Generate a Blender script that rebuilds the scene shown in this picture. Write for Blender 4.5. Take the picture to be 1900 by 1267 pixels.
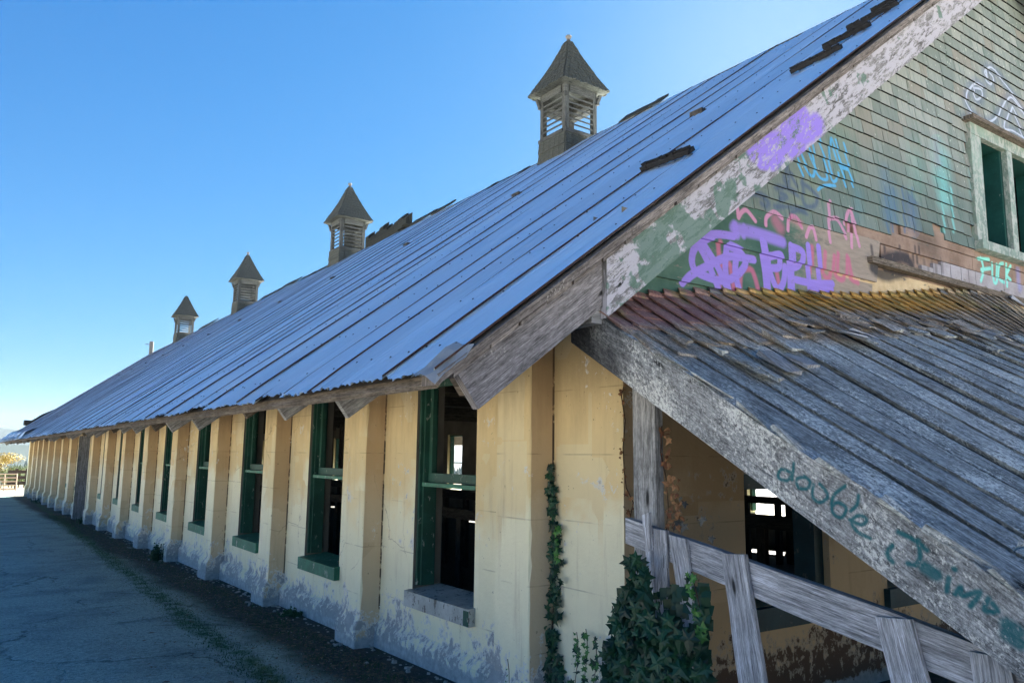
import bpy, math, random
import numpy as np
from mathutils import Vector, Matrix
random.seed(7); R=random.random; U=random.uniform
C=bpy.context.scene.collection
for o in list(bpy.data.objects): bpy.data.objects.remove(o)
sc=bpy.context.scene
# ---------------------------------------------------------------- camera
CP=Vector((-2.973489,-4.064966,1.6)); YAW,PIT,ROL=0.606971648,0.144104564,0.01256747; FL=1465.06
_f=Vector((math.sin(YAW)*math.cos(PIT),math.cos(YAW)*math.cos(PIT),math.sin(PIT)))
_r=Vector((math.cos(YAW),-math.sin(YAW),0)); _u=_r.cross(_f)
_c,_s=math.cos(ROL),math.sin(ROL); CR=_r*_c+_u*_s; CU=_u*_c-_r*_s
cam=bpy.data.cameras.new('camera'); co=bpy.data.objects.new('camera',cam); C.objects.link(co); sc.camera=co
M=Matrix((CR,CU,-_f)).transposed().to_4x4(); M.translation=CP; co.matrix_world=M
cam.sensor_width=36; cam.lens=36*FL/1900; cam.clip_end=9000; cam.clip_start=.05
def at(px,py,ax,c):          # a pixel of the photo, taken to a known real plane (axis = value)
    d=_f+CR*((px-950)/FL)-CU*((py-633.5)/FL); t=(c-CP[ax])/d[ax]; return CP+d*t
# ---------------------------------------------------------------- light
SUN_EL,SUN_AZ=math.radians(29),math.radians(56)     # azimuth from +y towards +x
SKYC=((.035,1.6,1.15),(.212,1.0,2.0),(.435,1.0,2.3))
w=bpy.data.worlds.new('World'); sc.world=w; w.use_nodes=True; nt=w.node_tree
sky=nt.nodes.new('ShaderNodeTexSky'); sky.sky_type='NISHITA'; sky.sun_disc=False; sky.sun_elevation=SUN_EL; sky.sun_rotation=SUN_AZ
sky.air_density=1.0; sky.dust_density=.35; sky.ozone_density=2.0
bg=nt.nodes['Background']; bg.inputs[1].default_value=.05
# phone-camera rendering of the sky: deeper blue and a soft shoulder, the same curve over the whole dome
_sp=nt.nodes.new('ShaderNodeSeparateColor'); _cb=nt.nodes.new('ShaderNodeCombineColor'); nt.links.new(sky.outputs[0],_sp.inputs[0])
def _m(op,a,b):
    x=nt.nodes.new('ShaderNodeMath'); x.operation=op
    for i,v in enumerate((a,b)):
        if isinstance(v,(int,float)): x.inputs[i].default_value=v
        else: nt.links.new(v,x.inputs[i])
    return x.outputs[0]
for i,(gain,pw_,cap) in enumerate(SKYC):
    v=_m('MULTIPLY',_m('POWER',_sp.outputs[i],pw_),gain); v=_m('MULTIPLY',_m('SUBTRACT',1.0,_m('POWER',2.71828,_m('DIVIDE',v,-cap))),cap); nt.links.new(v,_cb.inputs[i])
nt.links.new(_cb.outputs[0],bg.inputs[0])
sl=bpy.data.lights.new('sun','SUN'); sl.energy=5.0; sl.angle=math.radians(.5); sl.color=(1,.93,.82)
so=bpy.data.objects.new('sun',sl); C.objects.link(so); so.location=(30,30,30)
sd=Vector((math.sin(SUN_AZ)*math.cos(SUN_EL),math.cos(SUN_AZ)*math.cos(SUN_EL),math.sin(SUN_EL)))
so.rotation_euler=sd.to_track_quat('Z','Y').to_euler()
sc.view_settings.view_transform='Standard'; sc.view_settings.look='None'; sc.view_settings.gamma=1; sc.view_settings.exposure=3.52
sc.render.engine='CYCLES'
S=2.46469553; G=.0155160; RP=.1874
# ---------------------------------------------------------------- node helpers
class N:
    def __init__(s,name,rough=.85,spec=.3,metal=0):
        s.m=bpy.data.materials.new(name); s.m.use_nodes=True; s.t=s.m.node_tree
        s.b=s.t.nodes['Principled BSDF']; s.b.inputs['Roughness'].default_value=rough
        s.b.inputs['Specular IOR Level'].default_value=spec; s.b.inputs['Metallic'].default_value=metal
    def n(s,t,**k):
        x=s.t.nodes.new(t)
        for a,v in k.items(): setattr(x,a,v)
        return x
    def put(s,inp,v):
        if isinstance(v,bpy.types.NodeSocket): s.t.links.new(v,inp)
        elif isinstance(v,(tuple,list)) and len(v)==3 and inp.type=='RGBA': inp.default_value=(*v,1)
        else: inp.default_value=v
    def pos(s): return s.n('ShaderNodeNewGeometry').outputs['Position']
    def uv(s): return s.n('ShaderNodeTexCoord').outputs['UV']
    def rnd(s): return s.n('ShaderNodeObjectInfo').outputs['Random']
    def xyz(s,v): x=s.n('ShaderNodeSeparateXYZ'); s.put(x.inputs[0],v); return x.outputs
    def comb(s,a,b,c):
        x=s.n('ShaderNodeCombineXYZ'); s.put(x.inputs[0],a); s.put(x.inputs[1],b); s.put(x.inputs[2],c); return x.outputs[0]
    def map(s,v,sc=(1,1,1),loc=(0,0,0)):
        x=s.n('ShaderNodeMapping'); s.put(x.inputs[0],v); x.inputs['Scale'].default_value=sc; s.put(x.inputs['Location'],loc); return x.outputs[0]
    def noise(s,v,scale,det=4,rough=.6,dist=0):
        x=s.n('ShaderNodeTexNoise'); s.put(x.inputs['Vector'],v); x.inputs['Scale'].default_value=scale; x.inputs['Detail'].default_value=det
        x.inputs['Roughness'].default_value=rough; x.inputs['Distortion'].default_value=dist; return x.outputs[0]
    def vor(s,v,scale,feat='F1',out=0,dist='EUCLIDEAN'):
        x=s.n('ShaderNodeTexVoronoi'); x.feature=feat; x.distance=dist; s.put(x.inputs['Vector'],v); x.inputs['Scale'].default_value=scale; return x.outputs[out]
    def math(s,op,a,b=0.0,c=0.0,clamp=False):
        x=s.n('ShaderNodeMath',operation=op); x.use_clamp=clamp; s.put(x.inputs[0],a); s.put(x.inputs[1],b); s.put(x.inputs[2],c); return x.outputs[0]
    def ramp(s,v,a,b):   # smooth 0..1 between a and b
        x=s.n('ShaderNodeMapRange'); x.interpolation_type='SMOOTHSTEP'; s.put(x.inputs[0],v); x.inputs[1].default_value=a; x.inputs[2].default_value=b; return x.outputs[0]
    def mix(s,f,a,b,blend='MIX'):
        x=s.n('ShaderNodeMix',data_type='RGBA',blend_type=blend); s.put(x.inputs[0],f); s.put(x.inputs[6],a); s.put(x.inputs[7],b); return x.outputs[2]
    def val(s,c,v):      # scale a colour by a value
        x=s.n('ShaderNodeHueSaturation'); s.put(x.inputs['Color'],c); s.put(x.inputs['Value'],v); return x.outputs[0]
    def bump(s,h,st=.4,d=.01):
        x=s.n('ShaderNodeBump'); x.inputs['Strength'].default_value=st; x.inputs['Distance'].default_value=d; s.put(x.inputs['Height'],h); s.t.links.new(x.outputs[0],s.b.inputs['Normal'])
    def col(s,c): s.put(s.b.inputs['Base Color'],c); return s
    def img(s,im,v):
        x=s.n('ShaderNodeTexImage'); x.image=im; x.extension='CLIP'; s.put(x.inputs[0],v); return x.outputs
# ---------------------------------------------------------------- spray paint layers (rasterised here, in metres on their surface)
class Paint:
    def __init__(s,name,u0,u1,v0,v1,res=240):
        s.name=name; s.u0,s.u1,s.v0,s.v1,s.res=u0,u1,v0,v1,res
        s.w=int((u1-u0)*res); s.h=int((v1-v0)*res); s.a=np.zeros((s.h,s.w,4),np.float32)
    def seg(s,p,q,rad,col,al=1,soft=.35):
        r=s.res; x0,y0=(p[0]-s.u0)*r,(p[1]-s.v0)*r; x1,y1=(q[0]-s.u0)*r,(q[1]-s.v0)*r; rr=rad*r; e=rr*(1+soft)+2
        ax,bx=int(max(0,min(x0,x1)-e)),int(min(s.w,max(x0,x1)+e)); ay,by=int(max(0,min(y0,y1)-e)),int(min(s.h,max(y0,y1)+e))
        if ax>=bx or ay>=by: return
        Y,X=np.mgrid[ay:by,ax:bx].astype(np.float32); dx,dy=x1-x0,y1-y0; L=dx*dx+dy*dy+1e-6
        t=np.clip(((X-x0)*dx+(Y-y0)*dy)/L,0,1); d=np.hypot(X-x0-t*dx,Y-y0-t*dy)
        m=np.clip((rr*(1+soft)-d)/(2*soft*rr+1e-3),0,1)*al
        A=s.a[ay:by,ax:bx]; up=m>A[...,3]*.0+1e-4
        k=m[...,None]; A[...,:3]=np.where(up[...,None],A[...,:3]*(1-k)*(A[...,3:4]>0)+np.array(col,np.float32)*np.where(A[...,3:4]>0,k,1),A[...,:3])
        A[...,3]=np.maximum(A[...,3],m)
    def path(s,pts,rad,col,al=1,soft=.35,plane=None,off=(0,0),k=1):
        # pts in a zoomed crop: photo px = off + p/k ; plane = function(px,py)->(u,v)
        W=[plane(off[0]+x/k,off[1]+y/k) for x,y in pts]
        # smooth with catmull-rom
        if len(W)>2:
            Q=[]
            for i in range(len(W)-1):
                a=np.array(W[max(i-1,0)]);b=np.array(W[i]);c=np.array(W[i+1]);d=np.array(W[min(i+2,len(W)-1)])
                for t in (0,.2,.4,.6,.8): Q.append(tuple(.5*((2*b)+(-a+c)*t+(2*a-5*b+4*c-d)*t*t+(-a+3*b-3*c+d)*t**3)))
            Q.append(W[-1]); W=Q
        for a,b in zip(W,W[1:]): s.seg(a,b,rad,col,al,soft)
    def image(s):
        im=bpy.data.images.new(s.name,s.w,s.h,alpha=True,float_buffer=True); im.alpha_mode='CHANNEL_PACKED'; im.colorspace_settings.name='Non-Color'
        im.pixels.foreach_set(s.a.ravel()); im.update(); im.pack(); return im
    def use(s,n,u,v,base,alpha_noise=None):
        vec=n.comb(n.math('DIVIDE',n.math('SUBTRACT',u,s.u0),s.u1-s.u0),n.math('DIVIDE',n.math('SUBTRACT',v,s.v0),s.v1-s.v0),0.0)
        o=n.img(s.im,vec); a=o[1]
        if alpha_noise is not None: a=n.math('MULTIPLY',a,alpha_noise)
        return n.mix(a,base,o[0])
GW=-.656
gp=lambda x,y:(lambda p:(p.x,p.z))(at(x,y,1,GW-.02))
gable_paint=Paint('gable_spray_paint',-.4,6.7,2.3,7.2,230)
PUR=(.30,.22,.72); PNK=(.52,.15,.28); LPK=(.60,.28,.48); SKY=(.10,.42,.78); NAV=(.07,.11,.22); TUR=(.22,.66,.70); WHT=(.55,.62,.78)
def g(pts,rad,col,al=1,off=(1180,380),k=4.13,soft=.3): gable_paint.path(pts,rad,col,al,soft,gp,off,k)
# soft colour clouds
for px,py,r_,c_,al in [(1745,330,.2,TUR,.55),(1750,370,.16,TUR,.6),(1738,300,.12,(.3,.3,.5),.4),(1700,330,.2,(.2,.45,.42),.3),(1650,400,.16,(.08,.2,.36),.6),(1690,410,.14,(.08,.16,.33),.6),(1640,360,.1,(.08,.2,.36),.4),(1590,400,.1,(.08,.25,.33),.35),(1560,300,.25,(.1,.3,.26),.35),(1480,390,.15,(.3,.35,.25),.4),(1500,350,.2,(.28,.33,.24),.3),(1735,300,.08,(.4,.2,.4),.4),(1805,360,.1,TUR,.4),(1890,535,.06,(.25,.3,.75),.5)]:
    q=gp(px,py); gable_paint.seg(q,(q[0]+.01,q[1]+.18),r_*.62,c_,al,.8)
for x in (1640,1655,1672,1690,1745,1762): gable_paint.path([(x,350),(x+6,430)],.018,(.07,.15,.3) if x<1700 else TUR,.7,.6,gp)
# dark blue scribble
for pts in ([(690,420),(660,600),(700,650),(720,520),(800,680)],[(560,690),(700,700),(820,790)],[(870,560),(880,880),(1000,910),(1050,820),(950,700),(860,640)],[(550,915),(740,920),(930,1000)],[(720,1000),(820,950),(900,960)],[(170,800),(280,760),(380,780),(470,860),(440,910),(390,880)],[(620,760),(680,800),(600,830)]):
    g(pts,.022,NAV,.75,(1350,240),6.333,.7)
# light blue letters
for pts in ([(790,290),(870,550)],[(850,250),(890,400),(960,550),(1010,500),(985,130)],[(930,190),(990,400),(1060,560),(1130,600),(1160,560),(1120,330),(1055,80)],[(1260,370),(1210,110),(1180,330),(1200,520),(1230,620),(1280,590),(1285,520)],[(1260,130),(1310,400),(1380,680)],[(1355,170),(1400,420),(1465,680)],[(1310,420),(1400,460)],[(1320,450),(1400,480)],[(1050,720),(1120,670),(1250,672)]):
    g(pts,.014,SKY,1,(1350,240),6.333,.3)
# pink letters, upper line
for pts in ([(765,-10),(770,105)],[(770,105),(800,60),(840,50),(900,130)],[(980,160),(990,100),(1050,60),(1110,110)],[(1150,200),(1165,110),(1215,100),(1260,180)],[(1290,250),(1320,180),(1350,190),(1365,270)],[(1475,-20),(1468,180),(1475,290)],[(1480,110),(1540,120),(1600,260)],[(1590,150),(1610,80),(1645,55),(1640,330)],[(1650,60),(1700,320)]):
    g(pts,.017,LPK,.9)
g([(1060,130),(1090,180)],.05,PNK,.55,soft=.5); g([(1180,110),(1250,150)],.035,PNK,.6,soft=.5)
# pink strokes, lower
for pts in ([(620,300),(622,480),(610,650)],[(640,480),(700,460),(722,650)],[(770,640),(790,520),(860,500),(890,560),(910,660)],[(1330,330),(1320,520)],[(1430,370),(1420,520),(1470,560),(1500,400)],[(1530,380),(1520,540),(1580,570),(1600,400)],[(1610,420),(1630,560),(1690,600)],[(1060,500),(1080,670)]):
    g(pts,.021,PNK,.85,soft=.5)
# purple tag
for pts in ([(560,250),(450,320),(410,420),(430,510),(520,560),(650,590),(760,540),(825,450),(790,370),(700,320)],[(440,250),(600,235),(720,250)],[(345,600),(400,545),(520,480),(620,430),(720,400),(890,425)],[(440,260),(520,420),(600,640)],[(510,310),(600,470),(660,620)],[(685,330),(665,500),(685,680)],[(760,390),(740,520),(765,670)],
    [(945,280),(955,365),(970,520),(975,660)],[(962,300),(985,520),(990,640)],[(1020,400),(1085,395),(1085,480),(1020,490)],[(1005,400),(1005,500),(1060,650),(1110,600),(1130,480)],[(1165,320),(1160,665)],[(1182,340),(1178,660)],[(1180,330),(1255,370),(1240,460),(1180,490)],[(1300,320),(1312,660)],[(1380,330),(1390,620)],[(1210,580),(1330,605),(1490,610)],[(1310,640),(1480,650)]):
    g(pts,.029,PUR,1,soft=.12)
g([(730,190),(900,225),(1100,290)],.045,PUR,.9); g([(740,170),(745,230)],.04,PUR,1); g([(810,180),(800,240)],.03,PUR,.9)
# white doodle with blue halo
DO=([(640,300),(600,278),(558,320),(550,370),(590,450),(650,485),(710,460),(750,390),(790,350),(830,400),(864,440),(920,520)],[(590,300),(630,310),(630,350),(600,360),(590,300)],[(655,240),(650,215),(680,190),(720,230),(780,310),(850,420),(920,560)],[(660,210),(660,260),(685,280),(692,245),(675,220)],[(800,400),(750,510),(800,530),(860,570)],[(800,400),(850,560)])
for pts in DO: g(pts,.05,(.05,.10,.28),.5,(1600,60),2.88,.9)
for pts in DO: g(pts,.013,WHT,1,(1600,60),2.88,.3)
# black swirl and drips on the bare boards
for pts in ([(60,500),(150,440),(300,410),(400,470),(350,520),(250,545)],[(80,520),(180,560),(250,540)],[(270,500),(240,470),(200,500)]): g(pts,.05,(.02,.025,.04),.85,(1600,380),4.223,.4)
for x in (60,170,290,410,440): g([(x,330),(x+8,450)],.018,(.03,.03,.045),.7,(1600,380),4.223,.6)
for x in (500,560,610): g([(x,420),(x+10,530)],.02,(.06,.06,.07),.5,(1600,380),4.223,.8)
g([(450,260),(560,330)],.1,(.04,.035,.035),.5,(1600,380),4.223,.9)
for pts in ([(920,600),(945,500),(925,420)],[(905,425),(990,430)],[(930,510),(1000,500)],[(1015,460),(1020,600),(1045,600),(1052,470)],[(1100,460),(1070,480),(1065,580),(1100,610)],[(1125,460),(1125,640)],[(1160,480),(1130,550),(1160,590)]):
    g(pts,.018,(.25,.75,.70),.95,(1600,380),4.223,.4)
gable_paint.im=gable_paint.image()
# barge board paint, u = x, v = z on its face
BY=-.985
barge_paint=Paint('barge_spray_paint',-.3,5.6,2.3,6.8,200)
bp=lambda x,y:(lambda p:(p.x,p.z))(at(x,y,1,BY))
for pts,r_ in (([(250,1000),(400,950),(560,930),(700,860),(840,770)],.085),([(500,720),(550,850)],.06),([(610,720),(640,900)],.07),([(700,680),(770,830)],.08),([(310,1130),(420,1140),(520,1040)],.045),([(600,1000),(680,950)],.07),([(280,880),(320,920)],.04)):
    barge_paint.path(pts,r_,PUR,1,.25,bp,(1350,80),5.067)
barge_paint.im=barge_paint.image()
# porch rake board writing, u = -y, v = z on its face
PX=-.22
rake_paint=Paint('rake_spray_paint',.6,3.6,.4,2.6,300)
rp=lambda x,y:(lambda p:(-p.y,p.z))(at(x,y,0,PX))
TEAL=(.010,.13,.155)
for pts in ([(412,0),(402,95)],[(400,55),(340,35),(322,80),(370,100),(400,70)],[(480,80),(430,90),(440,140),(490,145),(505,105),(470,75)],[(525,125),(520,190),(560,225),(605,200),(600,165),(560,120)],[(710,130),(640,190),(635,280),(685,312),(715,260),(665,225),(632,250)],[(785,185),(775,240),(740,275)],[(735,325),(800,355),(832,325),(790,300),(745,335),(780,395),(850,432)]):
    rake_paint.path(pts,.0075,TEAL,.9,.5,rp,(1340,860),3.113)
for pts in ([(470,475),(560,520),(620,570)],[(575,520),(585,600),(565,645),(520,640)],[(440,545),(412,590),(440,632)],[(765,668),(768,672)],[(737,715),(725,785)],[(770,800),(800,765),(805,810),(900,790),(850,865)],[(945,825),(925,885),(990,890),(965,850)]):
    rake_paint.path(pts,.0095,TEAL,.9,.5,rp,(1500,820),2.835)
for pts in ([(610,660),(670,700)],[(1040,960),(1100,1000)],[(1040,1010),(1110,1060)]): rake_paint.path(pts,.022,TEAL,.85,.4,rp,(1500,820),2.835)
rake_paint.im=rake_paint.image()
# ---------------------------------------------------------------- materials
def m_plaster(name,tan=False,dark=False):
    n=N(name,.9,.15); p=n.pos(); z=n.xyz(p)[2]
    blk=n.vor(n.map(p,(1,1.3,1.1)),1.9,out=1,dist='CHEBYCHEV'); blk=n.xyz(blk)[0]
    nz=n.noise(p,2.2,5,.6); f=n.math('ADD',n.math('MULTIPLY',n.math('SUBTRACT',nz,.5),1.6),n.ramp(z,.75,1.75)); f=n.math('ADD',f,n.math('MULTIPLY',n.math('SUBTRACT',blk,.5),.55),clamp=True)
    f=n.ramp(f,.25,.75)
    if tan: c=n.mix(f,(.64,.52,.36),(.56,.42,.26))  # darker copy of the cream: shade and warm bounce on pilaster returns, as colour
    elif dark: c=n.mix(f,(.62,.50,.34),(.46,.34,.21))  # darker tones of the same plaster for the gable wall
    else: c=n.mix(f,(.84,.80,.60),(.74,.60,.35))
    c=n.mix(n.math('MULTIPLY',n.ramp(blk,.78,.8),.35),c,(.80,.76,.56) if not (tan or dark) else (.5,.38,.24))
    # form-board joints
    zz=n.math('ADD',z,n.math('MULTIPLY',n.noise(p,.8,2),.02)); fr=n.math('FRACT',n.math('DIVIDE',zz,.405))
    ln=n.math('LESS_THAN',fr,.018); brk=n.ramp(n.noise(p,3.1,2),.42,.58); ln=n.math('MULTIPLY',ln,brk)
    c=n.mix(n.math('MULTIPLY',ln,.35),c,(.12,.08,.05))
    # dirt under the eaves, vertical runs
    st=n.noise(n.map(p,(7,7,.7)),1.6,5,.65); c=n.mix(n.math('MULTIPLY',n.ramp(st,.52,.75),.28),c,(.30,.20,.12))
    sp=n.noise(p,24,4,.7); c=n.mix(n.math('MULTIPLY',n.ramp(sp,.66,.72),.8),c,(.10,.08,.07))
    yy=n.xyz(p)[1]; sf=n.math('FRACT',n.math('DIVIDE',n.math('ADD',yy,.006),S)); sm=n.math('MAXIMUM',n.math('LESS_THAN',sf,.0052),n.math('GREATER_THAN',sf,.9995)); sm=n.math('MULTIPLY',sm,n.math('GREATER_THAN',n.xyz(p)[0],RP-.012)); c=n.mix(n.math('MULTIPLY',n.math('MULTIPLY',sm,n.ramp(n.noise(n.map(p,(1,1,.8)),9,5,.8),.42,.5)),.9),c,(.05,.035,.03))
    ck=n.vor(n.map(n.comb(n.math('ADD',n.xyz(p)[0],n.math('MULTIPLY',n.noise(p,3,5),.3)),n.math('ADD',yy,n.math('MULTIPLY',n.noise(p,4,5),.3)),z),(1,1,.8)),1.5,feat='DISTANCE_TO_EDGE'); c=n.mix(n.math('MULTIPLY',n.math('MULTIPLY',n.ramp(ck,.006,.002),n.ramp(n.noise(p,1.4,2),.54,.6)),.45),c,(.16,.12,.09))
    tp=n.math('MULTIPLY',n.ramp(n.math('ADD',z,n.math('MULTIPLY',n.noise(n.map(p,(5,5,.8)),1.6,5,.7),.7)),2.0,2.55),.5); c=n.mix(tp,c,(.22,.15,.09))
    bl=n.noise(p,1.1,6,.75); c=n.val(c,n.math('ADD',.84,n.math('MULTIPLY',bl,.32)))
    # peeling: whitewash and bare grey concrete towards the ground
    h=n.math('ADD',n.math('SUBTRACT',z,n.math('MULTIPLY',n.xyz(p)[1],-.0155)),0.0)
    big=n.noise(p,2.3,4,.6,.2); fine=n.noise(n.map(p,(1,1,.8)),14,9,.76,.1)
    a=n.math('ADD',fine,n.math('MULTIPLY',n.ramp(h,.66,.02),.27)); a=n.math('ADD',a,n.math('MULTIPLY',n.math('SUBTRACT',big,.5),.75))
    if dark: a=n.math('ADD',a,.07)
    pw=n.ramp(a,.665,.68); pg=n.ramp(a,.73,.745)
    c=n.mix(pw,c,(.70,.69,.66) if not dark else (.50,.44,.36)); c=n.mix(pg,c,n.mix(n.noise(p,14,4),(.25,.25,.255),(.52,.52,.52)) if not dark else (.15,.105,.08))
    low=n.math('ADD',n.ramp(h,.17,.02),n.math('MULTIPLY',n.math('SUBTRACT',n.noise(p,8,8,.75),.5),2.0)); lo=n.ramp(low,.42,.62)
    c=n.mix(lo,c,n.mix(n.noise(p,20,4),(.16,.175,.19),(.70,.71,.72)))
    n.col(c)
    hh=n.math('ADD',n.math('MULTIPLY',pg,-.5),n.math('ADD',n.math('MULTIPLY',n.noise(p,38,5,.7),.35),n.math('MULTIPLY',ln,-.9))); hh=n.math('ADD',hh,n.math('MULTIPLY',n.noise(p,3,3),.8)); n.bump(hh,.55,.012)
    return n.m
plaster=m_plaster('cream_plaster'); plaster_return_shade=m_plaster('return_shade_plaster',tan=True); plaster_dark=m_plaster('dark_peeled_plaster',dark=True)
def m_wood(name,a,b,lich=None,lamt=.0,paint=None,pth=.5,scale=1,bst=.5,extra=None,dirt=.0,spk=.5,ax=.25):
    n=N(name,.9,.15); uv=n.uv(); r=n.rnd(); off=n.comb(n.math('MULTIPLY',r,37.0),n.math('MULTIPLY',r,19.0),0.0)
    v=n.map(uv,(1,1,1),off)
    gr=n.noise(n.map(v,(1.6*scale,34*scale,1)),1.6,9,.78,.2); gr2=n.noise(n.map(v,(5*scale,150*scale,1)),1.2,5,.75)
    g_=n.math('ADD',n.math('MULTIPLY',gr,.5),n.math('MULTIPLY',gr2,.5)); c=n.mix(n.ramp(g_,.33,.66),a,b)
    c=n.mix(n.ramp(gr,.36,.31),c,tuple(x*.22 for x in a)); knot=n.vor(n.map(v,(1.6,6,1)),1.0); c=n.mix(n.ramp(knot,.10,.04),c,tuple(x*.35 for x in a))
    bl=n.noise(v,3.5,4,.6); c=n.val(c,n.math('ADD',.72,n.math('MULTIPLY',bl,.55)))
    c=n.val(c,n.math('ADD',.82,n.math('MULTIPLY',r,.36)))
    s1=n.noise(n.map(v,(ax,1,1)),75,5,.85); s2=n.noise(n.map(v,(ax,1.4,1)),19,7,.8); c=n.val(c,n.math('ADD',1-spk*1.25,n.math('MULTIPLY',n.math('ADD',n.ramp(s1,.36,.64),n.ramp(s2,.36,.64)),spk*1.3)))
    if dirt: c=n.mix(n.math('MULTIPLY',n.ramp(n.noise(v,2.2,5,.7),.5,.7),dirt),c,(.03,.028,.026))
    if paint:
        pf=n.noise(n.map(v,(4,12,1)),1.3,9,.8,.3); m_=n.ramp(pf,pth-.02,pth+.02); c=n.mix(m_,c,paint)
    if lich:
        lf=n.noise(v,48,9,.85); l2=n.noise(v,2.5,3); lm=n.ramp(n.math('ADD',lf,n.math('MULTIPLY',n.math('SUBTRACT',l2,.5),.40)),.61-lamt,.64-lamt); c=n.mix(n.math('MULTIPLY',lm,.85),c,lich)
    if extra: c=extra(n,c,v)
    n.col(c); n.bump(n.math('ADD',g_,n.math('MULTIPLY',n.noise(v,30,4),.3)),bst,.01); return n.m
wood_grey=m_wood('weathered_grey_wood',(.08,.082,.088),(.42,.43,.45),(.45,.46,.45),-.02,spk=.4,dirt=.4)
wood_fence=m_wood('silver_fence_wood',(.10,.105,.12),(.70,.72,.79),(.70,.72,.76),-.05,spk=.42,bst=1.0,ax=.12)
def rake_extra(n,c,v):
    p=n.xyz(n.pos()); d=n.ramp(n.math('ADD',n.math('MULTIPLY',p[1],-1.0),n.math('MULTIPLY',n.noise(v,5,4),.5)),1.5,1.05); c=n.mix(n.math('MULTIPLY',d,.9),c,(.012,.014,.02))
    return rake_paint.use(n,n.math('MULTIPLY',p[1],-1.0),p[2],c,n.ramp(n.noise(v,45,4,.7),.28,.42))
wood_rake=m_wood('lichen_rake_wood',(.09,.095,.10),(.46,.48,.50),(.78,.80,.78),.075,extra=rake_extra,bst=1.0,spk=.62,dirt=.5,ax=.8)
wood_dark=m_wood('dark_old_wood',(.02,.02,.02),(.09,.08,.07))
wood_brown=m_wood('brown_eave_wood',(.06,.05,.04),(.22,.19,.165),(.35,.33,.30),-.04)
wood_trim=m_wood('roof_edge_trim_wood',(.07,.06,.055),(.30,.27,.26),(.42,.40,.38),.0,dirt=.4)
wood_fascia=m_wood('lower_fascia_wood',(.08,.078,.08),(.44,.42,.45),(.65,.63,.60),.0,dirt=.65,spk=.45,bst=.8)
def barge_extra(n,c,v):
    p=n.xyz(n.pos()); gm=n.ramp(n.math('ADD',n.noise(n.pos(),4,4),n.math('MULTIPLY',n.ramp(p[0],2.2,.2),.14)),.60,.64)
    c=n.mix(n.math('MULTIPLY',gm,.8),c,(.10,.19,.15))
    return barge_paint.use(n,p[0],p[2],c,n.ramp(n.noise(n.map(v,(.6,1,1)),16,9,.85),.43,.49))
wood_barge=m_wood('peeling_white_barge_wood',(.08,.08,.085),(.34,.34,.36),(.55,.55,.58),.03,(.46,.455,.53),.485,extra=barge_extra,dirt=.45,scale=1.3,spk=.42)
def porch_extra(n,c,v):
    p=n.xyz(n.pos()); nz=n.noise(n.pos(),2.3,4,.7)
    top=n.ramp(n.math('ADD',p[1],n.math('MULTIPLY',n.math('SUBTRACT',nz,.5),.35)),-1.42,-1.24)
    top2=n.ramp(n.math('ADD',p[1],n.math('MULTIPLY',n.math('SUBTRACT',nz,.5),.2)),-1.04,-.90)
    tz=n.mix(1.0,c,(1.0,.80,.66),'MULTIPLY'); c=n.mix(top,c,tz)
    red=n.math('MULTIPLY',n.ramp(n.math('ADD',p[1],n.math('MULTIPLY',n.math('SUBTRACT',nz,.5),.3)),-1.18,-.98),n.ramp(p[0],1.25,.55)); c=n.mix(n.math('MULTIPLY',red,.6),c,(.28,.10,.12))
    och=n.math('MULTIPLY',top2,n.math('MULTIPLY',n.ramp(p[0],.7,1.5),n.ramp(p[0],4.4,3.4))); c=n.mix(n.math('MULTIPLY',och,.72),c,(.58,.32,.05))
    moss=n.math('MULTIPLY',top2,n.ramp(n.noise(n.pos(),5,3),.52,.62)); c=n.mix(n.math('MULTIPLY',moss,.5),c,(.22,.22,.09))
    return c
wood_porch=m_wood('mossy_porch_roof_wood',(.08,.09,.097),(.50,.53,.53),(.80,.82,.78),.06,extra=porch_extra,bst=1.0,spk=.62,dirt=.45,ax=.5)
def m_green(name,base=(.014,.062,.046),worn=(.30,.33,.30),th=.62):
    n=N(name,.55,.35); p=n.pos(); c=n.mix(n.ramp(n.noise(p,5,5,.7),.35,.7),base,tuple(x*1.5 for x in base)); c=n.mix(n.ramp(n.noise(n.map(p,(1,1,.5)),17,6,.75),th,th+.03),c,worn)
    n.col(c); n.bump(n.noise(p,30,5),.3,.006); return n.m
green=m_green('old_green_paint'); green_worn=m_green('peeling_green_paint',(.03,.14,.09),(.36,.42,.38),.60); green_gable=m_green('sun_bleached_green_trim',(.20,.27,.24),(.42,.46,.44),.50); sill_bare=m_green('flaking_grey_sill',(.32,.34,.34),(.12,.12,.12),.56)
teal_dark=m_green('dark_blue_green_paint',(.012,.045,.065),(.10,.13,.15),.62)
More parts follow.
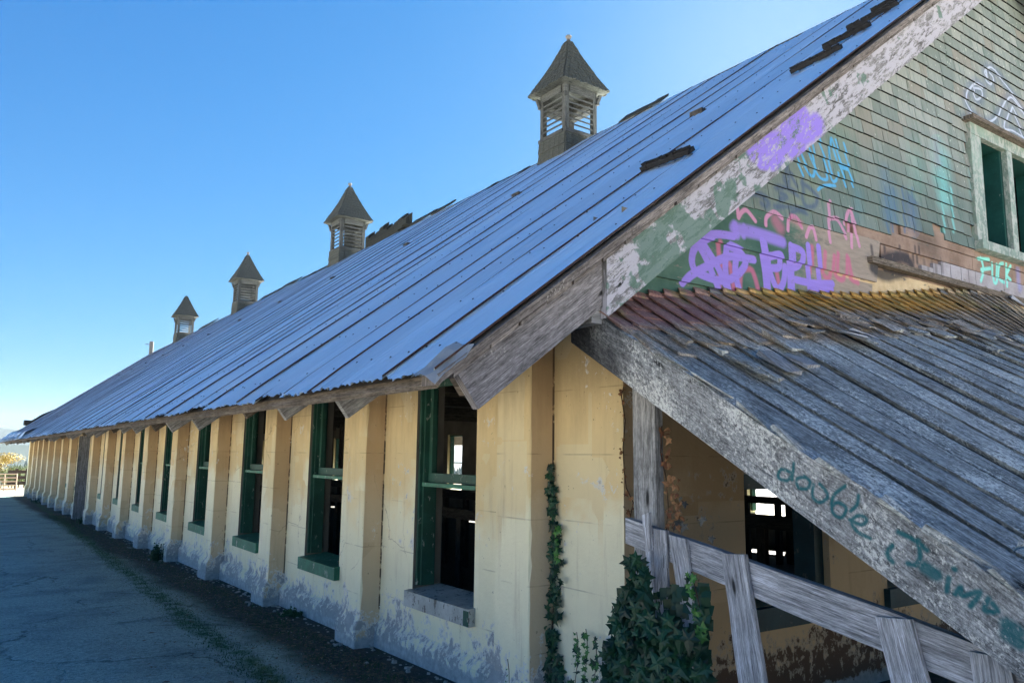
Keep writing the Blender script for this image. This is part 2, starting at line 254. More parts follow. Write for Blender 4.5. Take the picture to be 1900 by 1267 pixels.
def m_shingle():
    n=N('faded_green_shingle_paint',.85,.2); p=n.pos(); uv=n.uv(); r=n.rnd(); x,y,z=n.xyz(p)
    c=n.mix(r,(.22,.27,.265),(.37,.405,.40)); c=n.mix(n.ramp(n.math('FRACT',n.math('MULTIPLY',r,7.3)),.82,.9),c,(.30,.30,.28))
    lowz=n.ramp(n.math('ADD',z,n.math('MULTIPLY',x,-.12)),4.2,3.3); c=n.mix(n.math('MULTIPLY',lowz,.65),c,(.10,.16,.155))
    st=n.noise(n.map(p,(11,1,1.1)),1.5,5,.65); c=n.mix(n.math('MULTIPLY',n.ramp(st,.48,.72),.55),c,(.06,.15,.13))
    st2=n.noise(n.map(p,(3,1,.8),(4,2,1)),1.1,4,.6); c=n.mix(n.math('MULTIPLY',n.ramp(st2,.52,.7),.4),c,(.30,.35,.33))
    gr=n.noise(n.map(p,(55,1,3)),1.3,5,.7); c=n.val(c,n.math('ADD',.72,n.math('MULTIPLY',gr,.56)))
    fl=n.noise(n.map(p,(1,1,.6)),32,3,.6); up=n.ramp(n.math('ADD',x,z),7.4,9.2); c=n.mix(n.math('MULTIPLY',n.ramp(n.math('ADD',fl,n.math('MULTIPLY',up,.06)),.70,.72),.8),c,(.6,.66,.62))
    c=gable_paint.use(n,x,z,c,n.ramp(n.noise(n.map(p,(60,1,12)),1.5,6,.8),.30,.52))
    n.col(c); n.bump(gr,.4,.006); return n.m
shingle_m=m_shingle()
def m_clad(name,a,b,blend=False):
    n=N(name,.8,.25); p=n.pos(); x,y,z=n.xyz(p); c=n.mix(n.ramp(n.noise(p,3,5,.65),.35,.65),a,b)
    if blend: c=n.mix(n.ramp(n.math('ADD',x,n.math('MULTIPLY',n.noise(n.map(p,(1,1,2.5)),4,6,.75),1.1)),2.25,2.75),c,n.mix(n.noise(n.map(p,(2,1,14)),3,5,.7),(.20,.17,.155),(.44,.38,.33)))
    c=n.mix(n.ramp(n.noise(n.map(p,(1.2,1,5)),5,6,.75),.60,.64),c,(.20,.19,.17)); c=gable_paint.use(n,x,z,c,n.ramp(n.noise(p,22,8,.8),.30,.42))
    gr=n.noise(n.map(p,(2,1,26)),1.5,6,.7); c=n.val(c,n.math('ADD',.82,n.math('MULTIPLY',gr,.36)))
    n.col(c); n.bump(gr,.4,.006); return n.m
clad_green=m_clad('green_cladding_paint',(.05,.115,.095),(.09,.17,.14),True); clad_bare=m_clad('bare_sheathing_wood',(.21,.145,.115),(.34,.25,.21)); clad_white=m_clad('faded_white_board',(.42,.41,.47),(.30,.28,.31)); clad_cream=m_clad('cream_gable_plaster',(.66,.54,.36),(.48,.36,.22))
def m_metal():
    n=N('galvanised_roof_metal',.38,.5,.85); p=n.pos(); x,y,z=n.xyz(p); r=n.rnd(); uv=n.uv()
    c=n.mix(n.noise(n.map(p,(1,3,1)),1.3,4,.6),(.84,.92,.97),(.92,.98,1.0)); c=n.val(c,n.math('ADD',.90,n.math('MULTIPLY',r,.2)))
    rust=n.math('MULTIPLY',n.ramp(n.math('ADD',y,n.math('MULTIPLY',x,3.2)),38,56),n.ramp(n.noise(n.map(p,(.35,1.4,.35)),1.1,4,.6),.38,.62)); c=n.mix(n.math('MULTIPLY',rust,.7),c,(.30,.20,.22))
    st=n.noise(n.map(uv,(.5,22,1)),1.2,5,.7); c=n.mix(n.math('MULTIPLY',n.ramp(st,.55,.75),.25),c,(.28,.33,.40))
    n.col(c); n.put(n.b.inputs['Roughness'],n.math('ADD',.34,n.math('MULTIPLY',n.noise(p,4,4),.22))); n.put(n.b.inputs['Metallic'],n.math('SUBTRACT',.85,n.math('MULTIPLY',rust,.6)))
    n.bump(n.noise(n.map(p,(1,1,1)),2.5,3,.5),.12,.03); return n.m
metal=m_metal()
def m_flat(name,c,rough=.8,spec=.2,metal_=0,sc_=8,var=.3):
    n=N(name,rough,spec,metal_); n.col(n.val(n.mix(0.0,c,c),n.math('ADD',1-var,n.math('MULTIPLY',n.noise(n.pos(),sc_,4),2*var)))); return n.m
course_shade=m_flat('course_shadow_butt',(.012,.013,.014)); lap_edge_m=m_flat('dark_lap_edge',(.055,.03,.025)); nail_m=m_flat('dark_nail',(.02,.015,.015)); dark_m=m_flat('dark_interior_board',(.05,.045,.04)); concrete_m=m_flat('barn_floor_concrete',(.16,.14,.12))
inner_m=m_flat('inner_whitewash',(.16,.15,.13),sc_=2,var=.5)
cup_shing=m_wood('mossy_cupola_shingle',(.02,.023,.02),(.12,.125,.11),(.20,.23,.12),-.01,scale=1.5,bst=1.0,spk=.6)
cup_wood=m_wood('cupola_frame_wood',(.03,.032,.03),(.13,.135,.13),(.2,.23,.15),-.04,spk=.4)
tin=m_flat('pale_finial_metal',(.16,.155,.15),.5,.4,.3)
def m_leaf(name,a,b,rough=.42,tr=.12):
    n=N(name,rough,.4); r=n.rnd(); c=n.mix(r,a,b); c=n.val(c,n.math('ADD',.75,n.math('MULTIPLY',n.noise(n.pos(),60,3),.5))); n.col(c); n.b.inputs['Transmission Weight'].default_value=0; return n.m
ivy_m=m_leaf('ivy_leaf_green',(.004,.022,.013),(.016,.075,.032)); ivy_y=m_leaf('young_ivy_green',(.04,.16,.03),(.08,.22,.05)); dead_m=m_leaf('dead_leaf_brown',(.10,.035,.018),(.30,.16,.075),.8); dead_g=m_leaf('withered_leaf_grey',(.05,.055,.06),(.12,.12,.11),.8); stem_m=m_flat('brown_vine_stem',(.06,.035,.025)); weed_m=m_leaf('weed_green',(.015,.05,.02),(.04,.10,.035),.6)
def m_ground():
    n=N('old_asphalt',.8,.25); p=n.pos(); x,y,z=n.xyz(p)
    c=n.mix(n.noise(p,70,3,.7),(.15,.23,.215),(.40,.56,.52)); c=n.mix(n.math('MULTIPLY',n.ramp(n.noise(p,1.2,5,.6),.4,.7),.5),c,(.09,.13,.14))
    peb=n.vor(p,55); c=n.mix(n.math('MULTIPLY',n.ramp(peb,.16,.10),n.ramp(n.noise(p,9,3),.48,.6)),c,(.22,.24,.28))
    wv=n.math('ADD',x,n.math('MULTIPLY',n.math('SUBTRACT',n.noise(n.map(p,(1,.5,1)),1.1,4),.5),.5))
    soil=n.ramp(wv,-.78,-.42); c=n.mix(soil,c,n.mix(n.noise(p,18,5,.7),(.02,.024,.026),(.09,.095,.09)))
    ctr=n.math('ADD',-1.02,n.math('MULTIPLY',y,.028)); d=n.math('ABSOLUTE',n.math('SUBTRACT',wv,ctr)); ms=n.math('MULTIPLY',n.ramp(d,.16,.03),n.ramp(n.noise(p,6,5,.75),.40,.58)); c=n.mix(n.math('MULTIPLY',ms,.85),c,(.04,.11,.03))
    m2=n.math('MULTIPLY',n.ramp(wv,-.8,-.5),n.ramp(n.noise(p,3.5,5,.7),.52,.62)); c=n.mix(n.math('MULTIPLY',m2,.6),c,(.03,.055,.022))
    far=n.ramp(n.math('ADD',y,n.math('MULTIPLY',n.noise(p,.5,3),3)),45,46.5); dirt=n.mix(n.noise(p,1.3,5,.65),(.20,.155,.10),(.32,.26,.185)); c=n.mix(far,c,dirt)
    side=n.ramp(n.math('ADD',x,n.math('MULTIPLY',n.noise(p,.4,3),2)),-2.6,-3.6); side=n.math('MAXIMUM',side,n.ramp(n.math('ADD',y,n.math('MULTIPLY',n.noise(p,.5,3),2)),-4.5,-5.5)); gy=n.mix(n.noise(p,2,5),(.50,.46,.37),(.62,.58,.48)); c=n.mix(side,c,gy)  # unseen ground left and behind made pale to bounce sun onto the walls
    grs=n.math('MULTIPLY',n.ramp(y,75,95),n.ramp(n.noise(p,.2,3),.3,.6)); c=n.mix(grs,c,(.10,.12,.04))
    ckp=n.comb(n.math('ADD',x,n.math('MULTIPLY',n.noise(p,2.5,5,.7),.5)),n.math('ADD',y,n.math('MULTIPLY',n.noise(n.map(p,(1,1,1),(7,3,0)),2.5,5,.7),.5)),0.0); ck=n.vor(ckp,.75,feat='DISTANCE_TO_EDGE')
    near=n.ramp(y,44,40); c=n.mix(n.math('MULTIPLY',n.math('MULTIPLY',n.ramp(ck,.014,.004),n.ramp(n.noise(p,.9,3),.42,.55)),n.math('MULTIPLY',near,.55)),c,(.012,.016,.016))
    s1=n.noise(p,130,3,.8); s2=n.noise(p,28,6,.8); vv=n.math('ADD',.35,n.math('ADD',n.math('MULTIPLY',n.ramp(s1,.35,.65),.65),n.math('MULTIPLY',n.ramp(s2,.33,.67),.62))); c=n.mix(near,c,n.val(c,vv))
    n.col(c); n.bump(n.math('ADD',n.math('MULTIPLY',n.noise(p,90,4,.7),.6),n.math('ADD',n.noise(p,14,6,.7),n.math('MULTIPLY',n.ramp(ck,.0,.02),.6))),1.0,.02); return n.m
ground_m=m_ground()
# ---------------------------------------------------------------- mesh helpers
class MB:
    def __init__(s): s.v=[];s.f=[];s.uv=[];s.mi=[]
    def quad(s,a,b,c,d,uv=None,mi=0):
        i=len(s.v); s.v+=[tuple(a),tuple(b),tuple(c),tuple(d)]; s.f.append((i,i+1,i+2,i+3)); s.mi.append(mi)
        if uv is None:
            L=(Vector(b)-Vector(a)).length; H=(Vector(d)-Vector(a)).length; uv=[(0,0),(L,0),(L,H),(0,H)]
        s.uv+=uv
    def tri(s,a,b,c,mi=0):
        i=len(s.v); s.v+=[tuple(a),tuple(b),tuple(c)]; s.f.append((i,i+1,i+2)); s.mi.append(mi); s.uv+=[(0,0),(1,0),(.5,1)]
    def hexa(s,P,mi=0,uo=0,mi0=None):   # P: 8 pts, bottom ring 0-3, top ring 4-7; length along 0->1
        P=[Vector(p) for p in P]; L=(P[1]-P[0]).length; W=(P[3]-P[0]).length; H=(P[4]-P[0]).length
        for ix,(a,b) in zip(((0,3,2,1),(4,5,6,7),(0,1,5,4),(2,3,7,6),(1,2,6,5),(3,0,4,7)),((W,L),(L,W),(L,H),(L,H),(W,H),(W,H))):
            if ix==(0,3,2,1): uv=[(uo,0),(uo,W),(uo+L,W),(uo+L,0)]
            elif a==L: uv=[(uo,0),(uo+L,0),(uo+L,b),(uo,b)]
            else: uv=[(uo,0),(uo,a),(uo+b*.3,a),(uo+b*.3,0)]
            s.quad(*[P[i] for i in ix],uv=uv,mi=mi0 if (mi0 is not None and ix==(0,3,2,1)) else mi)
    def box(s,x0,x1,y0,y1,z0,z1,mi=0,ax=None):
        d=(x1-x0,y1-y0,z1-z0); ax=d.index(max(d)) if ax is None else ax
        o=[Vector((x1-x0,0,0)),Vector((0,y1-y0,0)),Vector((0,0,z1-z0))]; e=[o[ax],o[(ax+1)%3],o[(ax+2)%3]]; p=Vector((x0,y0,z0))
        s.hexa([p,p+e[0],p+e[0]+e[1],p+e[1],p+e[2],p+e[0]+e[2],p+e[0]+e[1]+e[2],p+e[1]+e[2]],mi)
    def beam(s,a,b,w,h,side=None,mi=0,ja=0,taper=1):  # a->b centre line, w across side, h across the third axis
        a,b=Vector(a),Vector(b); d=(b-a).normalized(); side=Vector(side or (0,0,1)); side=(side-d*side.dot(d)).normalized(); t=d.cross(side)
        S=side*w/2; T=t*h/2; j=lambda:Vector((U(-1,1),U(-1,1),U(-1,1)))*ja
        s.hexa([a-S-T+j(),b-S*taper-T*taper+j(),b+S*taper-T*taper+j(),a+S-T+j(),a-S+T+j(),b-S*taper+T*taper+j(),b+S*taper+T*taper+j(),a+S+T+j()],mi)
    def tube(s,pts,r0,r1=None,n=6,mi=0):
        r1=r0 if r1 is None else r1; rings=[]; pts=[Vector(p) for p in pts]
        for i,p in enumerate(pts):
            d=(pts[min(i+1,len(pts)-1)]-pts[max(i-1,0)]).normalized(); a=d.orthogonal().normalized(); b=d.cross(a); r=r0+(r1-r0)*i/max(1,len(pts)-1)
            rings.append([p+(a*math.cos(2*math.pi*k/n)+b*math.sin(2*math.pi*k/n))*r for k in range(n)])
        for A,B in zip(rings,rings[1:]):
            for k in range(n): s.quad(A[k],A[(k+1)%n],B[(k+1)%n],B[k],mi=mi)
    def mesh(s,name,mats):
        me=bpy.data.meshes.new(name); me.from_pydata(s.v,[],s.f); l=me.uv_layers.new(name='UVMap'); l.data.foreach_set('uv',[c for u in s.uv for c in u])
        me.polygons.foreach_set('material_index',s.mi)
        for m_ in (mats if isinstance(mats,(list,tuple)) else [mats]): me.materials.append(m_)
        me.update(); return me
    def build(s,name,mats,parent=None,**kw): return link(name,s.mesh(name,mats),parent,**kw)
def link(name,me,parent=None,kind=None,label=None,loc=None):
    o=bpy.data.objects.new(name,me); C.objects.link(o)
    if parent is not None:
        o.parent=parent; b=parent.get('_base')
        if b is not None: o.matrix_parent_inverse=Matrix.Translation(-Vector(b))
    if loc is not None: o.location=loc
    if kind: o['kind']=kind
    if label: o['label']=label
    return o
def tag(o,label,cat,group=None):
    o['label']=label; o['category']=cat
    if group: o['group']=group
    return o
def thing(name,label,cat,loc=(0,0,0),group=None):
    o=bpy.data.objects.new(name,None); C.objects.link(o); o.location=loc; o.empty_display_size=.2
    if Vector(loc).length>0: o['_base']=tuple(loc)
    return tag(o,label,cat,group)
def copyto(o,parent,loc=None,label=None):
    c=o.copy(); C.objects.link(c); c.parent=parent
    if loc is not None: c.location=loc
    return c
# ---------------------------------------------------------------- ground, hills
def gz(x,y):
    if y<58: return -G*y
    return -G*58-(y-58)*.035
g_=MB(); xs=[-700,-200,-60,-30,-12,-6,-3,-1.5,-.8,-.3,.3,12,30,80,300,1200]; ys=[-60,-20,-8,-4]+[i*2-2 for i in range(24)]+[48,52,58,70,90,130,200,400,900,1400]
for i in range(len(xs)-1):
    for j in range(len(ys)-1):
        P_=[(xs[i],ys[j]),(xs[i+1],ys[j]),(xs[i+1],ys[j+1]),(xs[i],ys[j+1])]; g_.quad(*[(a,b,max(gz(a,b),-22) ) for a,b in P_])
g_.build('ground',ground_m,kind='structure')
def hills(name,dist,x0,x1,base,hts,col):
    m_=MB(); n_=60; row=[]
    for i in range(n_+1):
        t=i/n_; x=x0+(x1-x0)*t; h=0
        h=hts(x)+4*math.sin(x*.011+dist)+2*math.sin(x*.037)+1*math.sin(x*.09+1)
        row.append((x,h))
    for (xa,ha),(xb,hb) in zip(row,row[1:]):
        m_.quad((xa,dist-200,base),(xb,dist-200,base),(xb,dist-60,hb*.8),(xa,dist-60,ha*.8)); m_.quad((xa,dist-60,ha*.8),(xb,dist-60,hb*.8),(xb,dist+80,hb),(xa,dist+80,ha)); m_.quad((xa,dist+80,ha),(xb,dist+80,hb),(xb,dist+400,base),(xa,dist+400,base))
    return m_.build(name,col,kind='structure')
hill_m=m_flat('forested_hill',(.018,.032,.03),.9,.1,0,.02,.5)
hills('far_hill',1050,-700,1000,-25,lambda x:16+20*math.exp(-((x+25)/70)**2),hill_m)
hills('near_hill',560,-500,900,-25,lambda x:-3+5*math.exp(-((x+10)/60)**2),hill_m)
# ---------------------------------------------------------------- barn
barn=thing('barn','long low cream barn with blue-grey ribbed metal roof, roof cupolas and green shingled gable','barn')
RP=.1874; L_END=17*S+.39; XR=5.5; EX=-1.27; EZ=1.97; SL=.75; XF=2*XR-RP
rz=lambda x:EZ+SL*((x if x<=XR else 2*XR-x)-EX)
def wall_grid(mb,ax,c,us,vs,holes,th,mi=0,mr=0,flip=1,mb_in=None,top=None):
    # wall in plane axis=c, u along other horizontal axis, v = z; th goes inwards; holes=(u0,u1,v0,v1)
    us=sorted(set(us)|{h[0] for h in holes}|{h[1] for h in holes}); vs=sorted(set(vs)|{h[2] for h in holes}|{h[3] for h in holes})
    pt=lambda u,v,d:(c+d*flip,u,v) if ax==0 else (u,c+d*flip,v)
    for a,b in zip(us,us[1:]):
        for e,f in zip(vs,vs[1:]):
            if any(h[0]<=a+1e-6 and b<=h[1]+1e-6 and h[2]<=e+1e-6 and f<=h[3]+1e-6 for h in holes): continue
            mb.quad(pt(a,e,0),pt(b,e,0),pt(b,f,0),pt(a,f,0),mi=mi)
            if mb_in is not None: mb.quad(pt(a,e,th),pt(b,e,th),pt(b,f,th),pt(a,f,th),mi=mb_in)
    for u0,u1,v0,v1 in holes:
        mb.quad(pt(u0,v0,0),pt(u0,v0,th),pt(u0,v1,th),pt(u0,v1,0),mi=mr); mb.quad(pt(u1,v0,0),pt(u1,v0,th),pt(u1,v1,th),pt(u1,v1,0),mi=mr)
        mb.quad(pt(u0,v0,0),pt(u0,v0,th),pt(u1,v0,th),pt(u1,v0,0),mi=mr); mb.quad(pt(u0,v1,0),pt(u0,v1,th),pt(u1,v1,th),pt(u1,v1,0),mi=mr)
WY0,WY1,WZ0,WZ1=.93,1.87,.50,2.28
DOORBAY=8
holes=[(k*S+WY0,k*S+WY1,WZ0,WZ1) for k in range(17) if k!=DOORBAY]+[(DOORBAY*S+.8,DOORBAY*S+1.95,-.30,2.2)]
wtop=rz(RP)-.12
sw=MB(); wall_grid(sw,0,RP,[GW,0]+[k*S for k in range(1,18)]+[L_END],[-.9,0,1,wtop],holes,.26,0,1,1,1)
# irregular projecting plinth
for k in range(17):
    y0,y1=k*S+.41,(k+1)*S-.02; zb=-G*(k*S)-.35; zt=.155-G*k*S*.6
    if k==DOORBAY:
        for a_,b_ in ((y0,k*S+.8),(k*S+1.95,y1)): sw.hexa([(RP-.05,a_,zb),(RP-.05,b_,zb),(RP-.001,b_,zb),(RP-.001,a_,zb),(RP-.05,a_,zt-.02),(RP-.05,b_,zt-.02),(RP-.001,b_,zt+.03),(RP-.001,a_,zt+.03)])
        continue
    nn=7
    for i in range(nn):
        a_,b_=y0+(y1-y0)*i/nn,y0+(y1-y0)*(i+1)/nn
        sw.hexa([(RP-.06,a_,zb),(RP-.06,b_,zb),(RP-.001,b_,zb),(RP-.001,a_,zb),(RP-.052,a_,zt-.03),(RP-.052,b_,zt-.03),(RP-.001,b_,zt+.03),(RP-.001,a_,zt+.03)])
sw.hexa([(RP-.05,GW-.03,-.35),(RP-.05,-.01,-.35),(RP-.001,-.01,-.35),(RP-.001,GW-.03,-.35),(RP-.045,GW-.03,.17),(RP-.045,-.01,.17),(RP-.001,-.01,.22),(RP-.001,GW-.03,.22)])
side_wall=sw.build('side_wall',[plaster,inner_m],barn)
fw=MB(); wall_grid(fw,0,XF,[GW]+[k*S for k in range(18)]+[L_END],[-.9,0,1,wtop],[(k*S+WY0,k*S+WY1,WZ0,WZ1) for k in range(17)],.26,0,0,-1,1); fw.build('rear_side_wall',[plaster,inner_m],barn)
# pilasters
def pil(k):
    m_=MB(); zt=wtop-.02; gb=-G*k*S-.3-.02; zf=.16-G*k*S*.5
    zs=[gb,zf-.1,zf,zf+.04,zf+.08]; z=zf+.16
    while z<zt-.1: zs.append(z); z+=U(.07,.16)
    zs.append(zt); last=None
    for z in zs:
        x_=-.05 if z<=zf+.001 else (-.05*(1-(z-zf)/.08) if z<zf+.08 else 0.0); fl=.022*(-x_/.05); j=lambda a=.004:(U(0,a)+(U(0,.014) if R()<.10 else 0))
        c=.006; cur=[(RP+.02,-fl,z),(x_+c+j(),-fl,z),(x_,-fl+c+j(),z),(x_,.385+fl-c-j(),z),(x_+c+j(),.385+fl,z),(RP+.02,.385+fl,z)]
        if last:
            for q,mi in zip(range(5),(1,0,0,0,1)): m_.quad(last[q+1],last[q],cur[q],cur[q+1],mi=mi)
        last=cur
    return m_
for k in range(18): pil(k).build('pilaster',[plaster,plaster_return_shade],barn,loc=(0,k*S,0))
# windows of the side walls (window > frame, sill, sashes)
def wbox(*a,m_=None):
    mb=MB(); mb.box(*a); return mb
D=RP
fr=MB(); t=.055
fr.box(D+.05,D+.17,WY0+.002,WY0+t,WZ0+.05,WZ1-.002); fr.box(D+.05,D+.17,WY1-t,WY1-.002,WZ0+.05,WZ1-.002); fr.box(D+.05,D+.22,WY0+t,WY1-t,WZ1-t,WZ1-.003)
fr.box(D+.022,D+.048,WY0+.003,WY0+.03,WZ0+.05,WZ1-.002); fr.box(D+.022,D+.048,WY1-.03,WY1-.003,WZ0+.05,WZ1-.002)
up=MB(); a0,a1=WY0+t+.003,WY1-t-.003; zm=1.38
up.box(D+.09,D+.13,a0,a0+.05,zm+.075,WZ1-t-.002); up.box(D+.09,D+.13,a1-.05,a1,zm+.075,WZ1-t-.002); up.box(D+.088,D+.132,a0,a1,zm,zm+.073); up.box(D+.09,D+.13,a0+.05,a1-.05,WZ1-t-.06,WZ1-t-.003)
mr=MB(); mr.box(D+.03,D+.085,a0,a1,zm-.035,zm-.003)
si=MB(); si.hexa([(D-.06,WY0-.03,WZ0-.11),(D-.06,WY1+.03,WZ0-.11),(D+.24,WY1-.005,WZ0-.10),(D+.24,WY0+.005,WZ0-.10),(D-.06,WY0-.03,WZ0+.01),(D-.06,WY1+.03,WZ0+.01),(D+.24,WY1-.005,WZ0+.05),(D+.24,WY0+.005,WZ0+.05)])
fme,ume,mme,sme=fr.mesh('window_frame',green),up.mesh('upper_sash',green),mr.mesh('meeting_rail',green_worn),si.mesh('sill',green_worn); sme1=si.mesh('bare_sill',sill_bare)
for k in range(17):
    if k==DOORBAY: continue
    wn=link('window',fme,barn,loc=(0,k*S,0)); wn['label']='green wooden window frame with an open dark pane' if k!=0 else 'green window frame nearest the gable, flaking grey sill'
    link('upper_sash',ume,wn); link('meeting_rail',mme,wn); s_=link('sill',sme1 if k==0 else sme,wn)
for k in range(17):
    w2=link('window',fme,barn,loc=(XF+RP,k*S+WY0+WY1,0)); w2.rotation_euler=(0,0,math.pi); link('meeting_rail',mme,w2)
gp_=MB(); gp_.box(D-.067,D-.061,WY0-.03,WY0+.035,WZ0-.105,WZ0+.0); gp_.build('green_sill_scrap',green,barn)
# door leaf standing open in the door bay
db=MB(); yb=DOORBAY*S+1.97
for i in range(3): 
    m_=MB(); m_.box(-.12+i*.095,-.028+i*.095,yb-.02,yb+.015,-G*yb+.02,2.02); 
    if i==0: door=m_.build('door',wood_grey,barn,label='grey plank door standing open')
    else: m_.build('plank',wood_grey,door)
# interior: floor, stalls
fl=MB(); fl.quad((RP+.2,GW+.2,-.12),(XF-.2,GW+.2,-.12),(XF-.2,L_END-.1,-.62),(RP+.2,L_END-.1,-.62)); fl.build('barn_floor',concrete_m,barn)
for xx,zz in ((2.0,.98),(3.6,1.05),(8.0,1.0)):
    m_=MB(); m_.box(0,.06,0,.1,-.15,zz); me=m_.mesh('stall_picket',wood_dark)
    for k in range(20): link('stall_picket',me,barn,loc=(xx,.4+k*.62,0))
    m_=MB(); m_.box(xx-.04,xx-.002,.2,13,zz-.12,zz-.002); m_.build('stall_rail',wood_dark,barn)
m_=MB(); m_.box(0,.16,0,.16,-.6,5); me=m_.mesh('inner_post',wood_dark)
for k in range(12):
    for xx in (2.7,8.2): link('inner_post',me,barn,loc=(xx,.9+k*3.1,0))
m_=MB(); m_.box(RP+.262,XF-.262,0,.12,2.62,2.8); me=m_.mesh('tie_beam',wood_dark)
for k in range(14): link('tie_beam',me,barn,loc=(0,.9+k*3.1,0))
# gable walls
def column(mb,y,x0,x1,zb,mi=0,d=.2):
    mb.quad((x0,y,zb),(x1,y,zb),(x1,y,rz(x1)-.1),(x0,y,rz(x0)-.1),mi=mi)
GX0,GX1=4.77,6.23; GZ0,GZ1=3.62,4.66
gw=MB(); gh=[(1.24,2.14,.66,1.86),(2.85,3.75,.66,1.86),(7.2,8.1,.66,1.86)]
wall_grid(gw,1,GW,[RP,XF],[-.9,0,3.1],[h for h in gh],.26,1,1,1,2)
# strip left where the roofline cuts below 3.1 is hidden inside the roof overhang
gw2=MB()
for a_,b_ in ((.3,1.5),(1.5,3),(3,GX0),(GX0,5.5),(5.5,GX1),(GX1,8),(8,10.6)):
    if GX0<=a_ and b_<=GX1: gw2.quad((a_,GW,3.1),(b_,GW,3.1),(b_,GW,GZ0),(a_,GW,GZ0)); gw2.quad((a_,GW,GZ1),(b_,GW,GZ1),(b_,GW,rz(b_)-.1),(a_,GW,rz(a_)-.1))
    else: column(gw2,GW,a_,b_,3.1)
gable=gw.build('gable_wall',[plaster,plaster_dark,inner_m],barn)
gw2.build('gable_sheathing',[clad_bare],barn)
eg=MB()
for a_,b_ in ((RP,3),(3,5.5),(5.5,8),(8,XF)): column(eg,L_END,a_,b_,-.9)
eg.build('far_gable_wall',[plaster],barn)
# cream masonry band and belt course under the gable boards
bc=MB(); bc.box(2.35,9.5,GW-.03,GW-.004,2.55,3.10); bc.build('masonry_band',clad_cream,gable)
bc=MB(); bc.beam((2.75,GW-.045,3.158),(9.4,GW-.045,3.125),.05,.075,(0,0,1)); bc.build('belt_course',wood_brown,gable)
# wide green boards with the purple tag (lapped)
for z0,z1,x1,nm in ((3.01,3.345,2.85,'cladding_board'),(2.70,3.03,2.72,'cladding_board'),(2.40,2.72,2.6,'cladding_board')):
    m_=MB(); x0=-.02+(z0-2.4)*1.25
    x0=(z1-EZ)/SL+EX+.12; xb0=(z0-EZ)/SL+EX+.12; m_.hexa([(xb0,GW-.05,z0),(x1,GW-.05,z0-.02),(x1,GW-.012,z0-.02),(xb0,GW-.012,z0),(x0,GW-.026,z1),(x1+.12,GW-.026,z1),(x1+.12,GW-.004,z1),(x0,GW-.004,z1)]); m_.build(nm,clad_green,gable)
# bare sheathing boards
for (x0,x1,z0,z1) in ((2.98,3.41,3.20,3.33),(2.6,4.5,3.335,3.46),(3.3,4.56,3.465,3.60),(4.504,6.9,3.335,3.46),(4.56,6.9,3.465,3.515)):
    m_=MB(); m_.box(x0,x1-.004,GW-.022,GW-.002,z0,z1-.006); m_.build('sheathing_board',clad_bare,gable)
x=3.42
while x<6.9:
    wd=U(.1,.2) if x<4.4 else .55
    m_=MB(); m_.box(x,x+wd-.008,GW-.03,GW-.003,3.165-.006*(x-2.4),3.325 if x>3.9 else 3.2+(x-3.4)*.24); m_.build('white_board',clad_white if R()>.2 else wood_grey,gable); x+=wd
# gable double window
gwn=MB(); yo=GW-.055
gwn.box(5.30,5.41,yo,GW-.003,GZ0,GZ1)
for a_,b_ in ((4.77,5.30),(5.41,6.23)):
    pass
gwin=gwn.build('gable_window',green_gable,barn,label='weathered green double window high in the gable')
for a_,b_ in ((4.57,4.77),(6.23,6.43)):
    m_=MB(); m_.box(a_,b_,yo,GW-.003,GZ0,GZ1); m_.build('casing',green_gable,gwin)
m_=MB(); m_.box(4.57,6.43,yo-.004,GW-.003,GZ1+.002,GZ1+.11); m_.build('head_casing',green_gable,gwin)
m_=MB(); m_.box(4.50,6.5,yo-.07,GW-.003,GZ1+.112,GZ1+.15); m_.build('window_cap',wood_brown,gwin)
m_=MB(); m_.box(4.55,6.45,yo-.05,GW-.003,GZ0-.085,GZ0-.002); m_.build('sill',green_gable,gwin)
m_=MB()
for a_ in (4.772,5.26,5.412,6.19): m_.box(a_,a_+.04,GW+.0,GW+.24,GZ0,GZ1)
m_.box(4.77,6.23,GW,GW+.24,GZ0-.04,GZ0); m_.box(4.77,6.23,GW,GW+.24,GZ1,GZ1+.04); m_.build('jamb_lining',m_green('deep_green_paint',(.008,.06,.055),(.2,.26,.25),.66),gwin)
m_=MB()
for a_ in (4.98,5.62): m_.box(a_,a_+.035,GW+.20,GW+.235,GZ0,GZ1)
m_.build('sash_bar',clad_white,gwin)
# windows in the lower gable wall
for h_ in gh:
    m_=MB(); a_,b_,e,f=h_; yi=GW+.05
    m_.box(a_+.002,a_+.06,yi,yi+.17,e,f-.002); m_.box(b_-.10,b_-.002,yi,yi+.17,e,f-.002); m_.box(a_+.06,b_-.10,yi,yi+.17,f-.12,f-.003)
    wn=m_.build('window',teal_dark,barn,label='dark blue-green window frame under the porch roof'); m_=MB(); m_.box(a_-.05,b_+.05,GW-.05,GW+.2,e-.14,e-.003); m_.build('sill',teal_dark,wn); m_=MB(); m_.box(a_+.06,b_-.1,yi+.03,yi+.08,1.40,1.50); m_.build('meeting_rail',teal_dark,wn)
